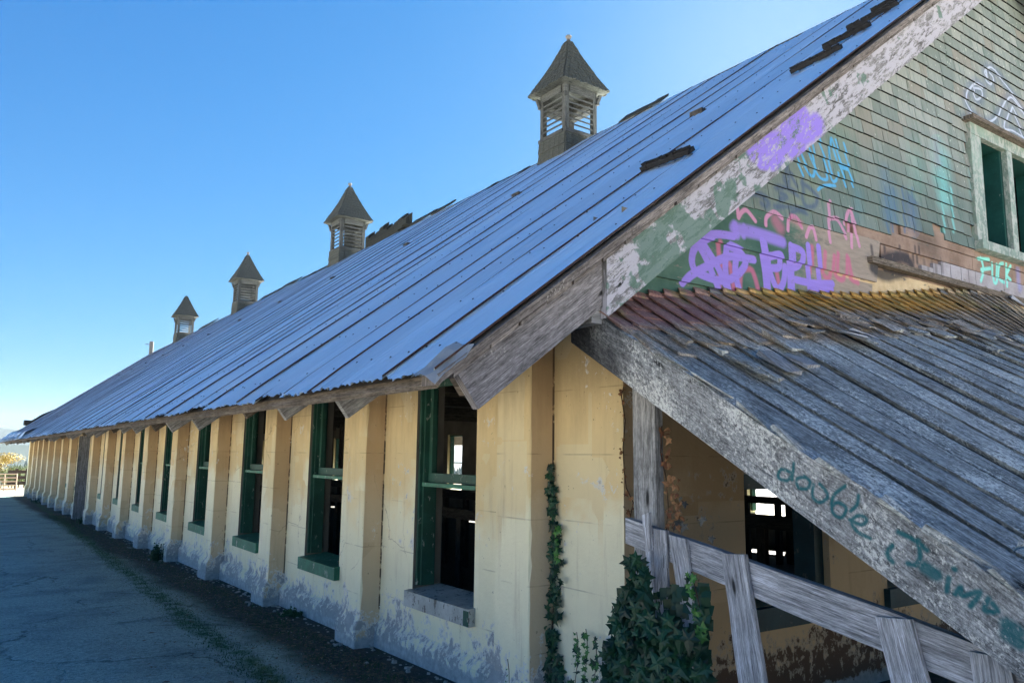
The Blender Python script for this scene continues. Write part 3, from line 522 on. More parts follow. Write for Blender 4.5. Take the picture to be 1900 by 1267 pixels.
# shingles of the gable: every shingle an object, the rest stuff
SH=[]; ex=.1135; z=3.31; row=0
while z<7.0:
    xa=(z+.05-EZ)/SL+EX; x=max(xa,-.3)+.12+R()*.1; xe=2*XR-xa
    while x<min(xe,7.0):
        wd=random.choice((.12,.15,.18,.21,.24,.28)); x1=x+wd
        bottom_ok=True
        cx=x+wd/2
        lowz=3.34 if cx<2.62 else (3.34+(cx-2.62)*.20 if cx<4.05 else 3.54)
        if cx>2.62 and z<lowz-.03: bottom_ok=False
        inwin=(x1>4.57 and x<6.43 and z+ex>GZ0-.08 and z<GZ1+.15)
        if inwin:
            if x<4.57 and x1-4.57>0 and x<4.5: wd=4.568-x; inwin=False; x1=4.568
            elif x<6.43<x1: inwin=False; wd=x1-6.432; x=6.432
        if z+ex*.5>GZ1+.15 and z<GZ1+.15 and x1>4.5 and x<6.5: inwin=False
        if bottom_ok and not inwin and wd>.03: SH.append((x,z+U(-.004,.004),wd))
        x=x1
    z+=ex; row+=1
def shmesh(w_):
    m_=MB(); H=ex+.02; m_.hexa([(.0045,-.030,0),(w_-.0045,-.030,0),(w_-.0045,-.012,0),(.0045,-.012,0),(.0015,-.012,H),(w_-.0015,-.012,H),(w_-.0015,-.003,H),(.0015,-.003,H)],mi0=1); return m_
def score(s):
    p=Vector((s[0]+s[2]/2,GW,s[1]+.08))-CP; zc=p.dot(_f); u=p.dot(CR)/zc*FL+950; v=633-p.dot(CU)/zc*FL
    inn=(-20<u<1920) and (-20<v<1290)
    hid=s[1]+.05>rz(s[0]+s[2]/2)-.42
    return (1 if inn else 0)*(0 if hid else 1)*s[2]/zc**2*100
SH.sort(key=score,reverse=True)
cache={}
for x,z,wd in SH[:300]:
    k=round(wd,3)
    if k not in cache: cache[k]=shmesh(wd).mesh('shingle',[shingle_m,course_shade])  # butt faces near black: the shadow line under each course, painted in
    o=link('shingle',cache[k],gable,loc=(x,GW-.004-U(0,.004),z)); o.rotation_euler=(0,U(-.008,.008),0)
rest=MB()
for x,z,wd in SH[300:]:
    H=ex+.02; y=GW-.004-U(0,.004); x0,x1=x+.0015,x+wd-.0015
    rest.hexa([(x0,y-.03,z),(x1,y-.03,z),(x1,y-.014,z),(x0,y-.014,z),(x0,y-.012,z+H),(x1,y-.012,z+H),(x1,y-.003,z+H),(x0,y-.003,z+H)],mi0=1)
rest.build('gable_shingles',[shingle_m,course_shade],gable,kind='stuff')
# ---------------------------------------------------------------- roof
RY0=-.985; RY1=44.0
rl=MB(); off=.045
rl.quad((EX+.05,RY0+.05,rz(EX+.05)-off),(EX+.05,RY1-.05,rz(EX+.05)-off),(XR,RY1-.05,rz(XR)-off),(XR,RY0+.05,rz(XR)-off)); rl.quad((XR,RY0+.05,rz(XR)-off),(XR,RY1-.05,rz(XR)-off),(12.2,RY1-.05,rz(12.2)-off),(12.2,RY0+.05,rz(12.2)-off))
roof=rl.build('roof_deck',wood_dark,barn)
rs=MB(); rs.quad((XR,RY0,rz(XR)),(XR,RY1,rz(XR)),(12.27,RY1,rz(12.27)),(12.27,RY0,rz(12.27))); rs.build('rear_roof_slope',metal,roof)
PW=.5; NP=int((RY1-RY0)/PW)+1; nv=Vector((-.6,0,.8)); sdv=Vector((.8,0,.6)); SLN=(XR-EX)/.8
def panel(k):
    m_=MB(); y0=RY0+k*PW; nc=7; sub=6; n_=nc*sub; lift=U(0,.003); wob=U(0,6); ragged=U(-.02,.02)+ (.03 if R()<.12 else 0)
    rows=[0,.03,.08,.15,.25,.36,.5,.65,.8,.98,1.0]; far=27<y0<41
    amp=.0065; grid=[]
    for ri,tt in enumerate(rows):
        s_=tt*SLN; r_=[]
        for i in range(n_+1):
            yy=y0+PW*i/n_+ (0.012 if i==n_ else 0); ph=2*math.pi*i/sub; h=amp*math.cos(ph)+lift+.002*i/n_+.006*math.sin(s_*.9+wob)+U(-.0025,.0025)
            if i==0: h+=.006
            if ri==0: h+=random.uniform(-.006,.003)-.004+(.05*math.sin(yy*9)+.05 if far else 0); 
            if ri==1 and far: h+=.07+.05*math.sin(yy*7)
            s2=s_+(ragged+.012*math.sin(yy*23)+U(-.008,.008) if ri==0 else 0)
            p=Vector((EX,yy,EZ))+sdv*s2+nv*h
            if ri==0 and far: p+=sdv*U(-.05,.10)
            r_.append(p)
        grid.append(r_)
    for ri in range(len(rows)-1):
        for i in range(n_):
            a,b,c,d=grid[ri][i],grid[ri][i+1],grid[ri+1][i+1],grid[ri+1][i]; s0,s1=rows[ri]*SLN,rows[ri+1]*SLN
            m_.quad(a,d,c,b,uv=[(s0,i/n_*PW),(s1,i/n_*PW),(s1,(i+1)/n_*PW),(s0,(i+1)/n_*PW)])
        a,d=grid[ri][0],grid[ri+1][0]; m_.quad(a-nv*.010,d-nv*.010,d,a,mi=1)  # thin dark brown edge along each panel lap
    return m_
for k in range(NP): 
    o=panel(k).build('roof_panel',[metal,lap_edge_m],roof)
# nails in purlin rows
nl=MB()
for k in range(NP):
    y0=RY0+k*PW
    for s_ in [.25+i*.62 for i in range(13)]:
        for yy in ((.07,.25,.43) if y0<14 else (.25,)):
            if R()<.25: continue
            p=Vector((EX,y0+yy+U(-.02,.02),EZ))+sdv*(s_+U(-.03,.03))+nv*.016; r_=.0085
            a=[p+sdv*r_*math.cos(q)+Vector((0,1,0))*r_*math.sin(q) for q in [i*math.pi/2.5 for i in range(5)]]; ap=p+nv*.006
            for i in range(5): nl.tri(a[i],a[(i+1)%5],ap)
nl.build('nail_heads',nail_m,roof,kind='stuff')
# eave boards, rafter tails
y=RY0+.1
while y<RY1-.2:
    l_=U(3.2,4.2); y1=min(y+l_,RY1-.1); m_=MB(); dz=U(-.008,.008)
    m_.beam((EX+.10,y,rz(EX+.10)-.10+dz),(EX+.10,y1-.01,rz(EX+.10)-.10+U(-.01,.01)),.075,.03,(.6,0,.8)); m_.build('eave_board',wood_brown,roof); y=y1
for k in range(36):
    yy=-.62+.05+k*S/2+.05+U(-.03,.03); m_=MB(); xe=-.98+U(-.06,.08); m_.beam((xe,yy,rz(xe)-.24),(XR-.1,yy,rz(XR-.1)-.24),.235,.05,(-.6,0,.8)); m_.build('rafter',wood_grey if k%3 else wood_brown,roof)
# soffit lookout block at the corner
m_=MB(); m_.box(-.29,-.17,-.935,-.3,2.30,2.40); m_.build('purlin_end',wood_grey,roof)
# rake: trim, lower fascia, painted barge board
def rake(name,x0,x1,h0,h1,y0,y1,mat,ztop0=0,cut=True,lab=None):
    m_=MB(); P_=[]
    for y_ in (y0,y1): P_+= [(x0,y_,rz(x0)-h1)]
    A=[Vector((x0,y0,rz(x0)-h1)),Vector((x1,y0,rz(x1)-h1)),Vector((x1,y1,rz(x1)-h1)),Vector((x0,y1,rz(x0)-h1)),Vector((x0,y0,rz(x0)-h0)),Vector((x1,y0,rz(x1)-h0)),Vector((x1,y1,rz(x1)-h0)),Vector((x0,y1,rz(x0)-h0))]
    if cut:   # square-cut lower end, perpendicular to the slope
        dh=h1-h0
        for i in (0,3): A[i]+=Vector((dh*.48,0,dh*.48*SL))
    m_.hexa(A); return m_.build(name,mat,roof,label=lab)
x=EX+.02
while x<XR:
    x1=min(x+U(1.1,1.6),XR); rake('rake_trim',x,x1-.006,.028,.075,-1.02,-.86,wood_trim,cut=False); x=x1
x=EX+.1
while x<XR:
    x1=min(x+.16+U(0,.05),XR); rake('rake_shingle',x,x1-.012,.077+U(0,.004),.10,-1.005-U(0,.012),-.86,wood_trim,cut=False); x=x1
rake('lower_fascia',-1.12,-.232,.105,.36,-.955,-.905,wood_fascia)
rake('barge_board',-.228,2.18,.105,.425,-.985,-.925,wood_barge,cut=False,lab='painted barge board with purple spray paint')
rake('barge_board',2.184,XR,.10,.415,-.982,-.925,wood_barge,cut=False)
rake('inner_rafter',-.9,XR,.11,.33,-.90,-.86,wood_dark)
# rear half of the near rake and the far rake
for yy0,yy1 in ((-.985,-.925),(RY1-.1,RY1-.04)):
    m_=MB(); m_.hexa([(XR,yy0,rz(XR)-.44),(12.1,yy0,rz(12.1)-.44),(12.1,yy1,rz(12.1)-.44),(XR,yy1,rz(XR)-.44),(XR,yy0,rz(XR)-.1),(12.1,yy0,rz(12.1)-.1),(12.1,yy1,rz(12.1)-.1),(XR,yy1,rz(XR)-.1)]); m_.build('barge_board',wood_grey,roof)
# soffit boards of the gable overhang
m_=MB(); m_.quad((-1.0,-.92,rz(-1.0)-.11),(XR,-.92,rz(XR)-.11),(XR,GW,rz(XR)-.11),(-1.0,GW,rz(-1.0)-.11)); m_.build('soffit',wood_brown,roof)
# crumpled metal at the lower near corner
m_=MB(); g0=[]
for i in range(5):
    r_=[]
    for j in range(5):
        s_=-.04+.07*i; yy=-1.03+.045*j; drop=.05*math.exp(-j*1.1)*(1.3-.12*i); h=.02+.012*math.sin(i*1.9+j)+.012*math.cos(j*2.3)
        p=Vector((EX,yy,EZ))+sdv*s_+nv*(h*.7-drop)+Vector((U(-.006,.006),0,U(-.008,.008))); r_.append(p)
    g0.append(r_)
for i in range(4):
    for j in range(4): m_.quad(g0[i][j],g0[i+1][j],g0[i+1][j+1],g0[i][j+1])
m_.build('crumpled_flashing',m_flat('dull_tin',(.30,.33,.36),.7,.3,.3),roof)
# ridge cap pieces that stand proud
ridge_m=m_wood('ridge_cap_wood',(.012,.014,.012),(.06,.062,.055),(.10,.12,.07),-.02)
for y0,y1,h,wv in ((4.0,4.95,.09,0),(10.35,12.2,.10,0),(12.4,14.7,.24,1),(19.8,21.4,.10,0),(21.45,23.6,.07,0),(29.6,32.3,.10,0),(7.6,8.9,.03,0),(17.3,19.7,.05,0)):
    m_=MB(); n_=int((y1-y0)/.2)
    for i in range(n_):
        a_=y0+(y1-y0)*i/n_; b_=y0+(y1-y0)*(i+1)/n_; hh=h+(.06*math.sin(i*1.3)+U(-.02,.03) if wv else U(-.01,.01)); t_=.03+(.07 if wv else 0)
        lo=.0 if wv else 1.0; e_=(.16*(1-i/3) if (wv and i<3) else 0); m_.hexa([(XR-.17,a_,rz(XR-.17)-.02+(hh-.04)*lo+e_),(XR-.17,b_,rz(XR-.17)-.02+(hh-.04)*lo+e_),(XR,b_,rz(XR)-.02+(hh-.02)*lo),(XR,a_,rz(XR)-.02+(hh-.02)*lo),(XR-.17,a_,rz(XR-.17)+hh-.06+t_),(XR-.17,b_,rz(XR-.17)+hh-.06+t_),(XR,b_,rz(XR)+hh-.04+t_+.01),(XR,a_,rz(XR)+hh-.04+t_+.01)])
    m_.build('ridge_cap',ridge_m,roof)
m_=MB(); m_.box(XR-.03,XR+.09,RY0,RY1,rz(XR)-.09,rz(XR)-.005); m_.build('ridge_board',ridge_m,roof)
# vent pipe at the far end
m_=MB(); m_.tube([(XR-.1,43.2,rz(XR)-.1),(XR-.1,43.2,rz(XR)+.62)],.11,.11,8); m_.box(XR-.42,XR-.1,43.17,43.2,rz(XR)+.42,rz(XR)+.46); m_.build('vent_pipe',tin,barn)
# upturned sheets at the far end
for i in range(4):
    m_=MB(); pts=[]
    for a in range(6):
        pts.append([Vector((-1.1+.16*a+.1*i,42.2-.8*i+.5*b,rz(-1.1+.16*a)+.05+.10*math.sin(a*.9+i)+.05*b*(i%2))) for b in range(3)])
    for a in range(5):
        for b in range(2): m_.quad(pts[a][b],pts[a+1][b],pts[a+1][b+1],pts[a][b+1])
    m_.build('bent_sheet',metal,roof)
m_=MB()
for i in range(5): m_.beam((.1+.1*i,43.9+.04*i,rz(.1+.1*i)+.1),(1.5,43.6+.1*i,rz(1.5)-.30+.04*i),.09,.05,(0,0,1),ja=.02)
m_.box(-.25,.45,43.6,44.3,2.86,3.12); m_.build('broken_roof_end',ridge_m,roof)
# ---------------------------------------------------------------- cupolas
def cupola_parts():
    Pt=[]; h=.36
    # flared shingled skirt: 4 sides, courses
    m_=MB()
    def ring(r,z): return [Vector((-r,-r,z)),Vector((r,-r,z)),Vector((r,r,z)),Vector((-r,r,z))]
    prof=[(.52,-.95),(.45,-.75),(.405,-.55),(.385,-.35),(.375,-.15),(.37,.10)]
    random.seed(3)
    for (ra,za),(rb,zb) in zip(prof,prof[1:]):
        A,B=ring(ra,za),ring(rb,zb)
        for i in range(4):
            a,b,c,d=A[i],A[(i+1)%4],B[(i+1)%4],B[i]; nn=5; out=Vector(((a+b)/2).to_tuple()); out.z=0; out.normalize()
            cuts=[0]+sorted([ (k+U(-.25,.25))/nn for k in range(1,nn)])+[1]
            for t0,t1 in zip(cuts,cuts[1:]):
                e=.006; p0,p1,p2,p3=a.lerp(b,t0+e),a.lerp(b,t1-e),d.lerp(c,t1-e),d.lerp(c,t0+e); o1=out*(.022+U(0,.006)); o2=out*.006; dz=Vector((0,0,U(-.012,.006)))
                m_.hexa([p0+dz,p1+dz,p1+o1+dz,p0+o1+dz,p3,p2,p2+o2,p3+o2])
    Pt.append(('skirt_shingles',m_,cup_shing,'stuff'))
    c=MB()
    for (ra,za),(rb,zb) in zip(prof,prof[1:]):
        A,B=ring(ra-.004,za),ring(rb-.004,zb)
        for i in range(4): c.quad(A[i],A[(i+1)%4],B[(i+1)%4],B[i])
    Pt.append(('skirt',c,cup_shing,None))
    for sx in (-1,1):
        for sy in (-1,1):
            p=MB(); p.box(sx*h-.085 if sx>0 else -h,sx*h if sx>0 else -h+.085,sy*h-.085 if sy>0 else -h,sy*h if sy>0 else -h+.085,.13,.98); 
            bx,by=sx*h,sy*h
            p.box(bx-.03,bx+.03,by-.03+sy*.015,by+.03+sy*.015,.72,.74); p.hexa([(bx-.03,by-.03,.74),(bx+.03,by-.03,.74),(bx+.03,by+.03,.74),(bx-.03,by+.03,.74),(bx-.03+sx*.04,by-.03+sy*.04,.9),(bx+.03+sx*.04,by-.03+sy*.04,.9),(bx+.03+sx*.04,by+.03+sy*.04,.9),(bx-.03+sx*.04,by+.03+sy*.04,.9)]); Pt.append(('corner_post',p,cup_wood,None))
    for s in (-1,1):
        r=MB(); r.box(-h-.02,h+.02,s*h-.044,s*h+.034,.06,.125); Pt.append(('bottom_rail',r,cup_wood,None)); r=MB(); r.box(s*h-.035,s*h+.028,-h+.045,h-.045,.062,.124); Pt.append(('bottom_rail',r,cup_wood,None))
        r=MB()
        r.box(-h+.086,h-.086,s*h-.03,s*h-.004,.80,.94); Pt.append(('top_rail',r,cup_wood,None)); r=MB(); r.box(s*h-.03,s*h-.004,-h+.086,h-.086,.80,.94); Pt.append(('top_rail',r,cup_wood,None))
    return Pt,h
CPt,CH=cupola_parts()
slat=MB(); slat.hexa([(-.30,-.045,-.050),(.30,-.045,-.050),(.30,.030,-.006),(-.30,.030,-.006),(-.30,-.045,-.018),(.30,-.045,-.018),(.30,.030,.020),(-.30,.030,.020)]); slat_me=slat.mesh('louver_slat',cup_wood)
def cup_roof():
    m_=MB(); H=1.0; r0=.52; nr=11; rr=lambda t:(r0*(1-t)+.055*t)-.022*math.sin(t*math.pi)
    for k in range(nr):
        t0,t1=k/nr,(k+1)/nr; a,b=rr(t0),rr(t1); za,zb=t0*H,t1*H
        for i in range(4):
            q=[Vector((-1,-1,0)),Vector((1,-1,0)),Vector((1,1,0)),Vector((-1,1,0))]; A0,A1=q[i],q[(i+1)%4]; out=(A0+A1)/2
            nn=max(1,int(a*2/.085)); 
            for j in range(nn):
                e=.004/a; u0,u1=j/nn+e,(j+1)/nn-e; dz=U(-.018,.008); th=.02+U(0,.01)
                p0=A0.lerp(A1,u0)*a+Vector((0,0,za+dz)); p1=A0.lerp(A1,u1)*a+Vector((0,0,za+dz+U(-.008,.008))); p2=A0.lerp(A1,u1)*b+Vector((0,0,zb+.03)); p3=A0.lerp(A1,u0)*b+Vector((0,0,zb+.03)); o=out*th+Vector((0,0,th*.4))
                m_.hexa([p0,p1,p1+o,p0+o,p3,p2,p2+out*.004,p3+out*.004])
    c=MB(); z0=0
    pr_=[(rr(k/nr)-.003,k/nr*H) for k in range(nr+1)]
    for (ra,za),(rb,zb) in zip(pr_,pr_[1:]):
        for i in range(4):
            q=[(-1,-1),(1,-1),(1,1),(-1,1)]; A0,A1=q[i],q[(i+1)%4]; c.quad((A0[0]*ra,A0[1]*ra,za),(A1[0]*ra,A1[1]*ra,za),(A1[0]*rb,A1[1]*rb,zb),(A0[0]*rb,A0[1]*rb,zb))
    c.quad((-r0,-r0,.0),(r0,-r0,.0),(r0,r0,.0),(-r0,r0,.0)); return m_,c
RM,RC=cup_roof(); 
fin=MB()
for (ra,za),(rb,zb) in zip([(.07,.96),(.035,1.03),(.035,1.08),(.062,1.13),(.05,1.15)],[(.035,1.03),(.035,1.08),(.062,1.13),(.05,1.15),(.001,1.16)]):
    for i in range(8):
        a,b=i*math.pi/4,(i+1)*math.pi/4; fin.quad((ra*math.cos(a),ra*math.sin(a),za),(ra*math.cos(b),ra*math.sin(b),za),(rb*math.cos(b),rb*math.sin(b),zb),(rb*math.cos(a),rb*math.sin(a),zb))
meshes=[(n_,m_.mesh(n_,mt),k_) for n_,m_,mt,k_ in CPt]; rm,rc,fm=RM.mesh('cupola_roof_shingles',cup_shing),RC.mesh('cupola_roof',cup_shing),fin.mesh('finial',tin)
miss={0:{(0,0),(0,1),(1,0)},1:set(),2:set(),3:set()}
labs=['nearest and tallest-looking roof cupola','second roof cupola','third roof cupola with closed louvers','farthest roof cupola']
for ci,cy in enumerate((6.45,16.3,25.95,35.9)):
    base=Vector((XR,cy,7.10)); cu=link('cupola',meshes[1][1],barn,loc=base,label=labs[ci])
    for i,(n_,me,k_) in enumerate(meshes):
        if i==1: continue
        link(n_,me,cu,kind=k_)
    for nm,me in (('cupola_roof',rc),('finial',fm)):
        if nm=='finial' and ci==3: continue
        link(nm,me,cu,loc=(0,0,.95))
    link('cupola_roof_shingles',rm,cu,kind='stuff',loc=(0,0,.95))
    for side in range(4):
        for j in range(7):
            z=.17+j*.098
            if side in (1,2) and ((ci in (0,3) and j<5) or (ci==1 and side==2)): continue
            o=link('louver_slat',slat_me,cu); ang=side*math.pi/2; o.rotation_euler=(0,0,ang); o.location=(math.sin(ang)*(CH-.05),-math.cos(ang)*(CH-.05),z)
            if ci==0: o.rotation_euler=(0 ,0,ang)
    if ci in (1,):   # inner boards keep part of the louvers dark
        m_=MB(); m_.box(.02,.30,.30,.32,.13,.85); link('inner_board',m_.mesh('inner_board',cup_wood),cu)
# ---------------------------------------------------------------- loose timber on the roof
loose_m=m_wood('tarred_loose_timber',(.007,.007,.008),(.035,.035,.038))
LT=[((1.07,.03),(.98,-.52),.075,'dark ribbed timber scrap lying alone low on the metal roof above the lower barge board'),((2.50,-.27),(2.58,-.68),.075,'lowest of the four dark timber scraps stepping up the roof edge near the top'),((3.02,-.24),(3.13,-.62),.08,'second lowest dark timber scrap in the stepped row up the roof edge'),((3.52,-.17),(3.68,-.58),.08,'third dark timber scrap up in the stepped row on the roof edge'),((4.0,-.15),(4.12,-.6),.08,'highest dark timber scrap of the stepped row, cut by the top of the photo')]
for (xa,ya),(xb,yb_),w_,lab in LT:
    A=Vector((xa,ya,rz(xa)))+nv*.03; B=Vector((xb,yb_,rz(xb)))+nv*.035; m_=MB(); d=(B-A)/7
    for i in range(7):
        m_.beam(A+d*i,A+d*(i+1.06),w_*U(.85,1.15),.035,sdv,ja=.004)
        m_.beam(A+d*i+nv*.022+sdv*.015*U(-1,1),A+d*(i+.9)+nv*.024,w_*.5,.022,sdv,ja=.004)
    o=m_.build('timber_scrap',loose_m); c=(A+B)/2; o.data.transform(Matrix.Translation(-c)); o.location=c; tag(o,lab,'timber','loose timber scraps on the roof')
# ---------------------------------------------------------------- porch roof in front of the gable
PB=(-.22,GW-.03,0)
porch=thing('porch_roof','sagging weathered plank porch roof leaning against the barn gable, with a sloping rake board','porch roof',(0.1,-.9,0))
def pz(x,y): 
    t=-(y-GW); wv=max(0,(x-2.6)/2.4); return 2.47+.132*(x+.22)-.588*t-.42*wv*wv*min(1,t/.9)+.018*math.sin(x*2.1+y*1.3)
def ptop(x):   # upper end of each strip, curling over the ragged top
    return GW-.06
def strip(name,x,wd,y0,y1,lift,segs,rag=0,lean=.0,t=.036,und=.02):
    # one long board: raised, undercut left edge, slightly rounded top; lean lowers its right edge
    m_=MB(); prev=None; L=0; ph=U(0,6)
    for i in range(segs+1):
        yy=y0+(y1-y0)*i/segs; e=lambda:(U(-rag,rag) if i==segs else (U(-rag,rag)*.3 if i==0 else 0)); ss=.005*math.sin(yy*3+ph)
        pt=lambda f,hh:(lambda X,Y:Vector((X,Y,pz(X,Y)+lift+hh-lean*f+U(-.0025,.0025))))(x+wd*f+ss+U(-.003,.003),yy+e())
        a,b,c,d=pt(0,t*.8),pt(.18,t),pt(.7,t),pt(1,t*.75); a2=a+Vector((und,0,-t*.8)); d2=d+Vector((-und,0,-t*.75))
        cur=[a2,a,b,c,d,d2]
        if prev:
            dl=(a-prev[1]).length; us=[-.03,0,.18*wd,.7*wd,wd,wd+.03]
            for q in range(5): m_.quad(prev[q],cur[q],cur[q+1],prev[q+1],uv=[(L,us[q]),(L+dl,us[q]),(L+dl,us[q+1]),(L,us[q+1])])
            L+=dl
        if i in(0,segs): m_.quad(cur[0],cur[5],cur[4],cur[1]); m_.quad(cur[1],cur[4],cur[3],cur[2])
        prev=cur
    return m_.build(name,wood_porch,porch)
dk=MB()  # dark sheet added below the planks so their gaps read as shade
for i in range(14):
    xa,xb=-.17+i*.375,-.17+(i+1)*.375
    for j in range(7):
        ya,yb=GW-.04-j*.53,GW-.04-(j+1)*.53; dk.quad(*[(a_,b_,pz(a_,b_)-.075) for a_,b_ in ((xa,ya),(xb,ya),(xb,yb),(xa,yb))])
dk.build('gap_shade_sheet',wood_dark,porch)
x=-.18
while x<5.0:
    wd=U(.17,.25); ysp=-1.12-.05*max(0,x-2.6)+U(-.05,.08); brk=-1.9-U(0,1.2)
    if R()<.3: strip('roof_plank',x,wd-.014,ysp,brk,-.006,6,.03,.008); strip('roof_plank',x+U(-.004,.004),wd-.016,brk-.01,-3.75,-.006,7,.03,.008)
    else: strip('roof_plank',x,wd-.026,ysp,-3.75,-.006+U(-.012,.010),11,.03,U(-.004,.016))
    x+=wd
x=-.20
while x<5.0:
    wd=.132*U(.94,1.06); yend=-1.24+U(-.10,.10)-(.07*max(0,x-2.4)); n_=3; ys=[GW-.03]+[GW-.03+(yend-GW+.03)*(q/n_)+U(-.06,.06) for q in (1,2)]+[yend]
    for q in range(3): strip('roof_shingle',x,wd+.028,ys[q]+(.05 if q else 0),ys[q+1],.034+.005*(2-q)+U(0,.005),2 if q<2 else 3,.008 if q<2 else .035,.026,.016,.006)
    m_=MB(); zt=pz(x,GW-.03)+.05
    m_.hexa([(x-.0,GW-.075,zt-.012),(x+wd-.004,GW-.075,zt-.022),(x+wd+.05,GW-.008,zt+.035),(x+.05,GW-.008,zt+.04),(x-.0,GW-.075,zt+.006),(x+wd-.004,GW-.075,zt-.008),(x+wd+.05,GW-.008,zt+.05),(x+.05,GW-.008,zt+.056)])
    m_.build('ridge_flap',wood_porch if R()<.8 else tin,porch); x+=wd
# loose broken shingles on the porch roof
for i in range(40):
    xx=U(-.1,4.6); yy=-1.16+U(-.16,.12)-(0.06*max(0,xx-2.6)); l_=U(.09,.26); w_=U(.05,.13); zz=pz(xx,yy)+.075; m_=MB()
    if R()<.25: yy-=U(.1,.35); 
    zz=pz(xx,yy)+.058; dx=U(-.05,.05); a=Vector((xx,yy,zz)); b=Vector((xx+dx,yy-l_*.86,pz(xx+dx,yy-l_*.86)+.058+U(0,.02)))
    m_.beam(a,b,w_,.012,(1,0,.1),ja=.012,taper=U(.5,1)); m_.build('broken_shingle',wood_porch if R()<.85 else wood_grey,porch)
# pale tin scraps
for px,py in ((1560,648),(1578,660),(1500,552),(1875,556)):
    p=at(px,py,1,-1.35 if py>600 else GW-.1); xx=p.x; yy=p.y; m_=MB(); m_.beam((xx,yy,pz(xx,yy)+.09),(xx+.10,yy-.10,pz(xx+.1,yy-.1)+.085),.12,.006,(1,.6,.1),ja=.015); m_.build('tin_scrap',m_flat('pale_tin',(.42,.45,.52),.6,.3),porch)
# rake board with writing
def rz2(y): return 2.505+.588*(y-GW)
m_=MB(); n_=16; y0,y1=GW-.02,-3.7
for i in range(n_):
    a,b=y0+(y1-y0)*i/n_,y0+(y1-y0)*(i+1)/n_; ta,tb=[0.012*math.sin(q*7)+(U(-.012,.008)) for q in (a,b)]
    if i: ta=last
    last=tb
    m_.hexa([(PX,a,rz2(a)-.262),(PX,b,rz2(b)-.262),(PX+.045,b,rz2(b)-.262),(PX+.045,a,rz2(a)-.262),(PX,a,rz2(a)+ta),(PX,b,rz2(b)+tb),(PX+.045,b,rz2(b)+tb+.01),(PX+.045,a,rz2(a)+ta+.01)],uo=-a/.86)
m_.build('rake_board',wood_rake,porch,label='wide lichen-covered rake board with teal writing')
for i in range(14):   # splinters and shingle ends along the rake board top
    y_=-.75-i*.21+U(-.05,.05); m_=MB(); m_.beam((PX+.0,y_,rz2(y_)+.022),(PX+.02,y_-U(.12,.24),rz2(y_-.2)+.02),U(.02,.06),.014,(1,0,0),ja=.01,taper=.5); m_.build('splinter',wood_porch,porch)
m_=MB(); m_.beam((PX+.02,-3.45,.62),(5.0,-3.45,1.05),.14,.09,(0,0,1)); m_.build('outer_beam',wood_grey,porch)
for xx in (1.7,3.4,4.9): m_=MB(); m_.beam((xx,-3.45,-.05),(xx,-3.45,.55+.088*(xx+.2)),.12,.12,(1,0,0)); m_.build('post',wood_grey,porch)
for xx in (.4,1.3,2.2,3.1,4.0,4.9): m_=MB(); m_.beam((xx,GW-.05,pz(xx,GW-.05)-.09),(xx,-3.6,pz(xx,-3.6)-.09),.05,.12,(1,0,0)); m_.build('rafter',wood_dark,porch)
# tall plank post beside the corner
pa=at(1177,850,0,.02); pbp=at(1219,850,0,.02)
m_=MB(); m_.hexa([(.02,pa.y,-.05),(.02,pa.y+.012,2.25),(.075,pa.y+.012,2.25),(.075,pa.y,-.05),(.02,pbp.y,-.05),(.02,pbp.y+.012,2.1),(.075,pbp.y+.012,2.1),(.075,pbp.y,-.05)])
o=m_.build('corner_post',wood_grey,porch)
# uv of the post runs up its height
for l_ in o.data.loops:
    v=o.data.vertices[l_.vertex_index].co; o.data.uv_layers[0].data[l_.index].uv=(v.z,v.y+v.x)
# ---------------------------------------------------------------- fence with leaning pickets
fence=thing('picket_fence','broken silver-grey plank fence with leaning pickets under the porch roof','fence',(-.02,-1.6,0))
FX=-.02
def fpt(px,py,x=FX): return at(px,py,0,x)
a1,a2=fpt(1160,960),fpt(1160,1008); b1,b2=fpt(1900,1225),fpt(1900,1318)
def quadboard(name,A,B,Cc,Dd,t,mat,parent,n_=8,uaxis=1):
    # A,B = start top/bottom ; D,C = end top/bottom ; thickness t to +x ; slightly wavy edges
    m_=MB(); A,B,Cc,Dd=map(Vector,(A,B,Cc,Dd)); L=(Dd-A).length; last=None
    for i in range(n_+1):
        t_=i/n_; T=A.lerp(Dd,t_)+Vector((0,U(-.003,.003),U(-.004,.004))); Bo=B.lerp(Cc,t_)+Vector((0,U(-.003,.003),U(-.004,.004))); cur=(T,Bo,T+Vector((t,0,0)),Bo+Vector((t,0,0)))
        if last:
            u0,u1=L*(i-1)/n_,L*i/n_; w_=(T-Bo).length
            m_.quad(last[1],cur[1],cur[0],last[0],uv=[(u0,0),(u1,0),(u1,w_),(u0,w_)]); m_.quad(last[0],cur[0],cur[2],last[2],uv=[(u0,w_),(u1,w_),(u1,w_+t),(u0,w_+t)]); m_.quad(last[3],cur[3],cur[1],last[1],uv=[(u0,-t),(u1,-t),(u1,0),(u0,0)]); m_.quad(last[2],cur[2],cur[3],last[3],uv=[(u0,0),(u1,0),(u1,w_),(u0,w_)])
        if i in (0,n_): m_.quad(cur[0],cur[1],cur[3],cur[2])
        last=cur
    return m_.build(name,mat,parent)
quadboard('rail',a1,a2,b2,b1,.045,wood_fence,fence,12)
def picket(tl,tr,bl,br,x,t=.022,ext=0):
    A,B,Cc,Dd=[fpt(*q,x) for q in (tr,tl,bl,br)]
    ex_=(Cc-B); Cc=B+ex_*(1+ext); Dd=A+(Dd-A)*(1+ext)
    return quadboard('picket',A,B,Cc,Dd,t,wood_fence,fence,7)
picket((1191,956),(1203,950),(1209,1120),(1211,1120),FX-.045,.02)
picket((1212,980),(1236,984),(1216,1150),(1238,1150),FX-.024,.02)
picket((1239,992),(1271,1000),(1272,1190),(1300,1205),FX-.024,.02,.3)
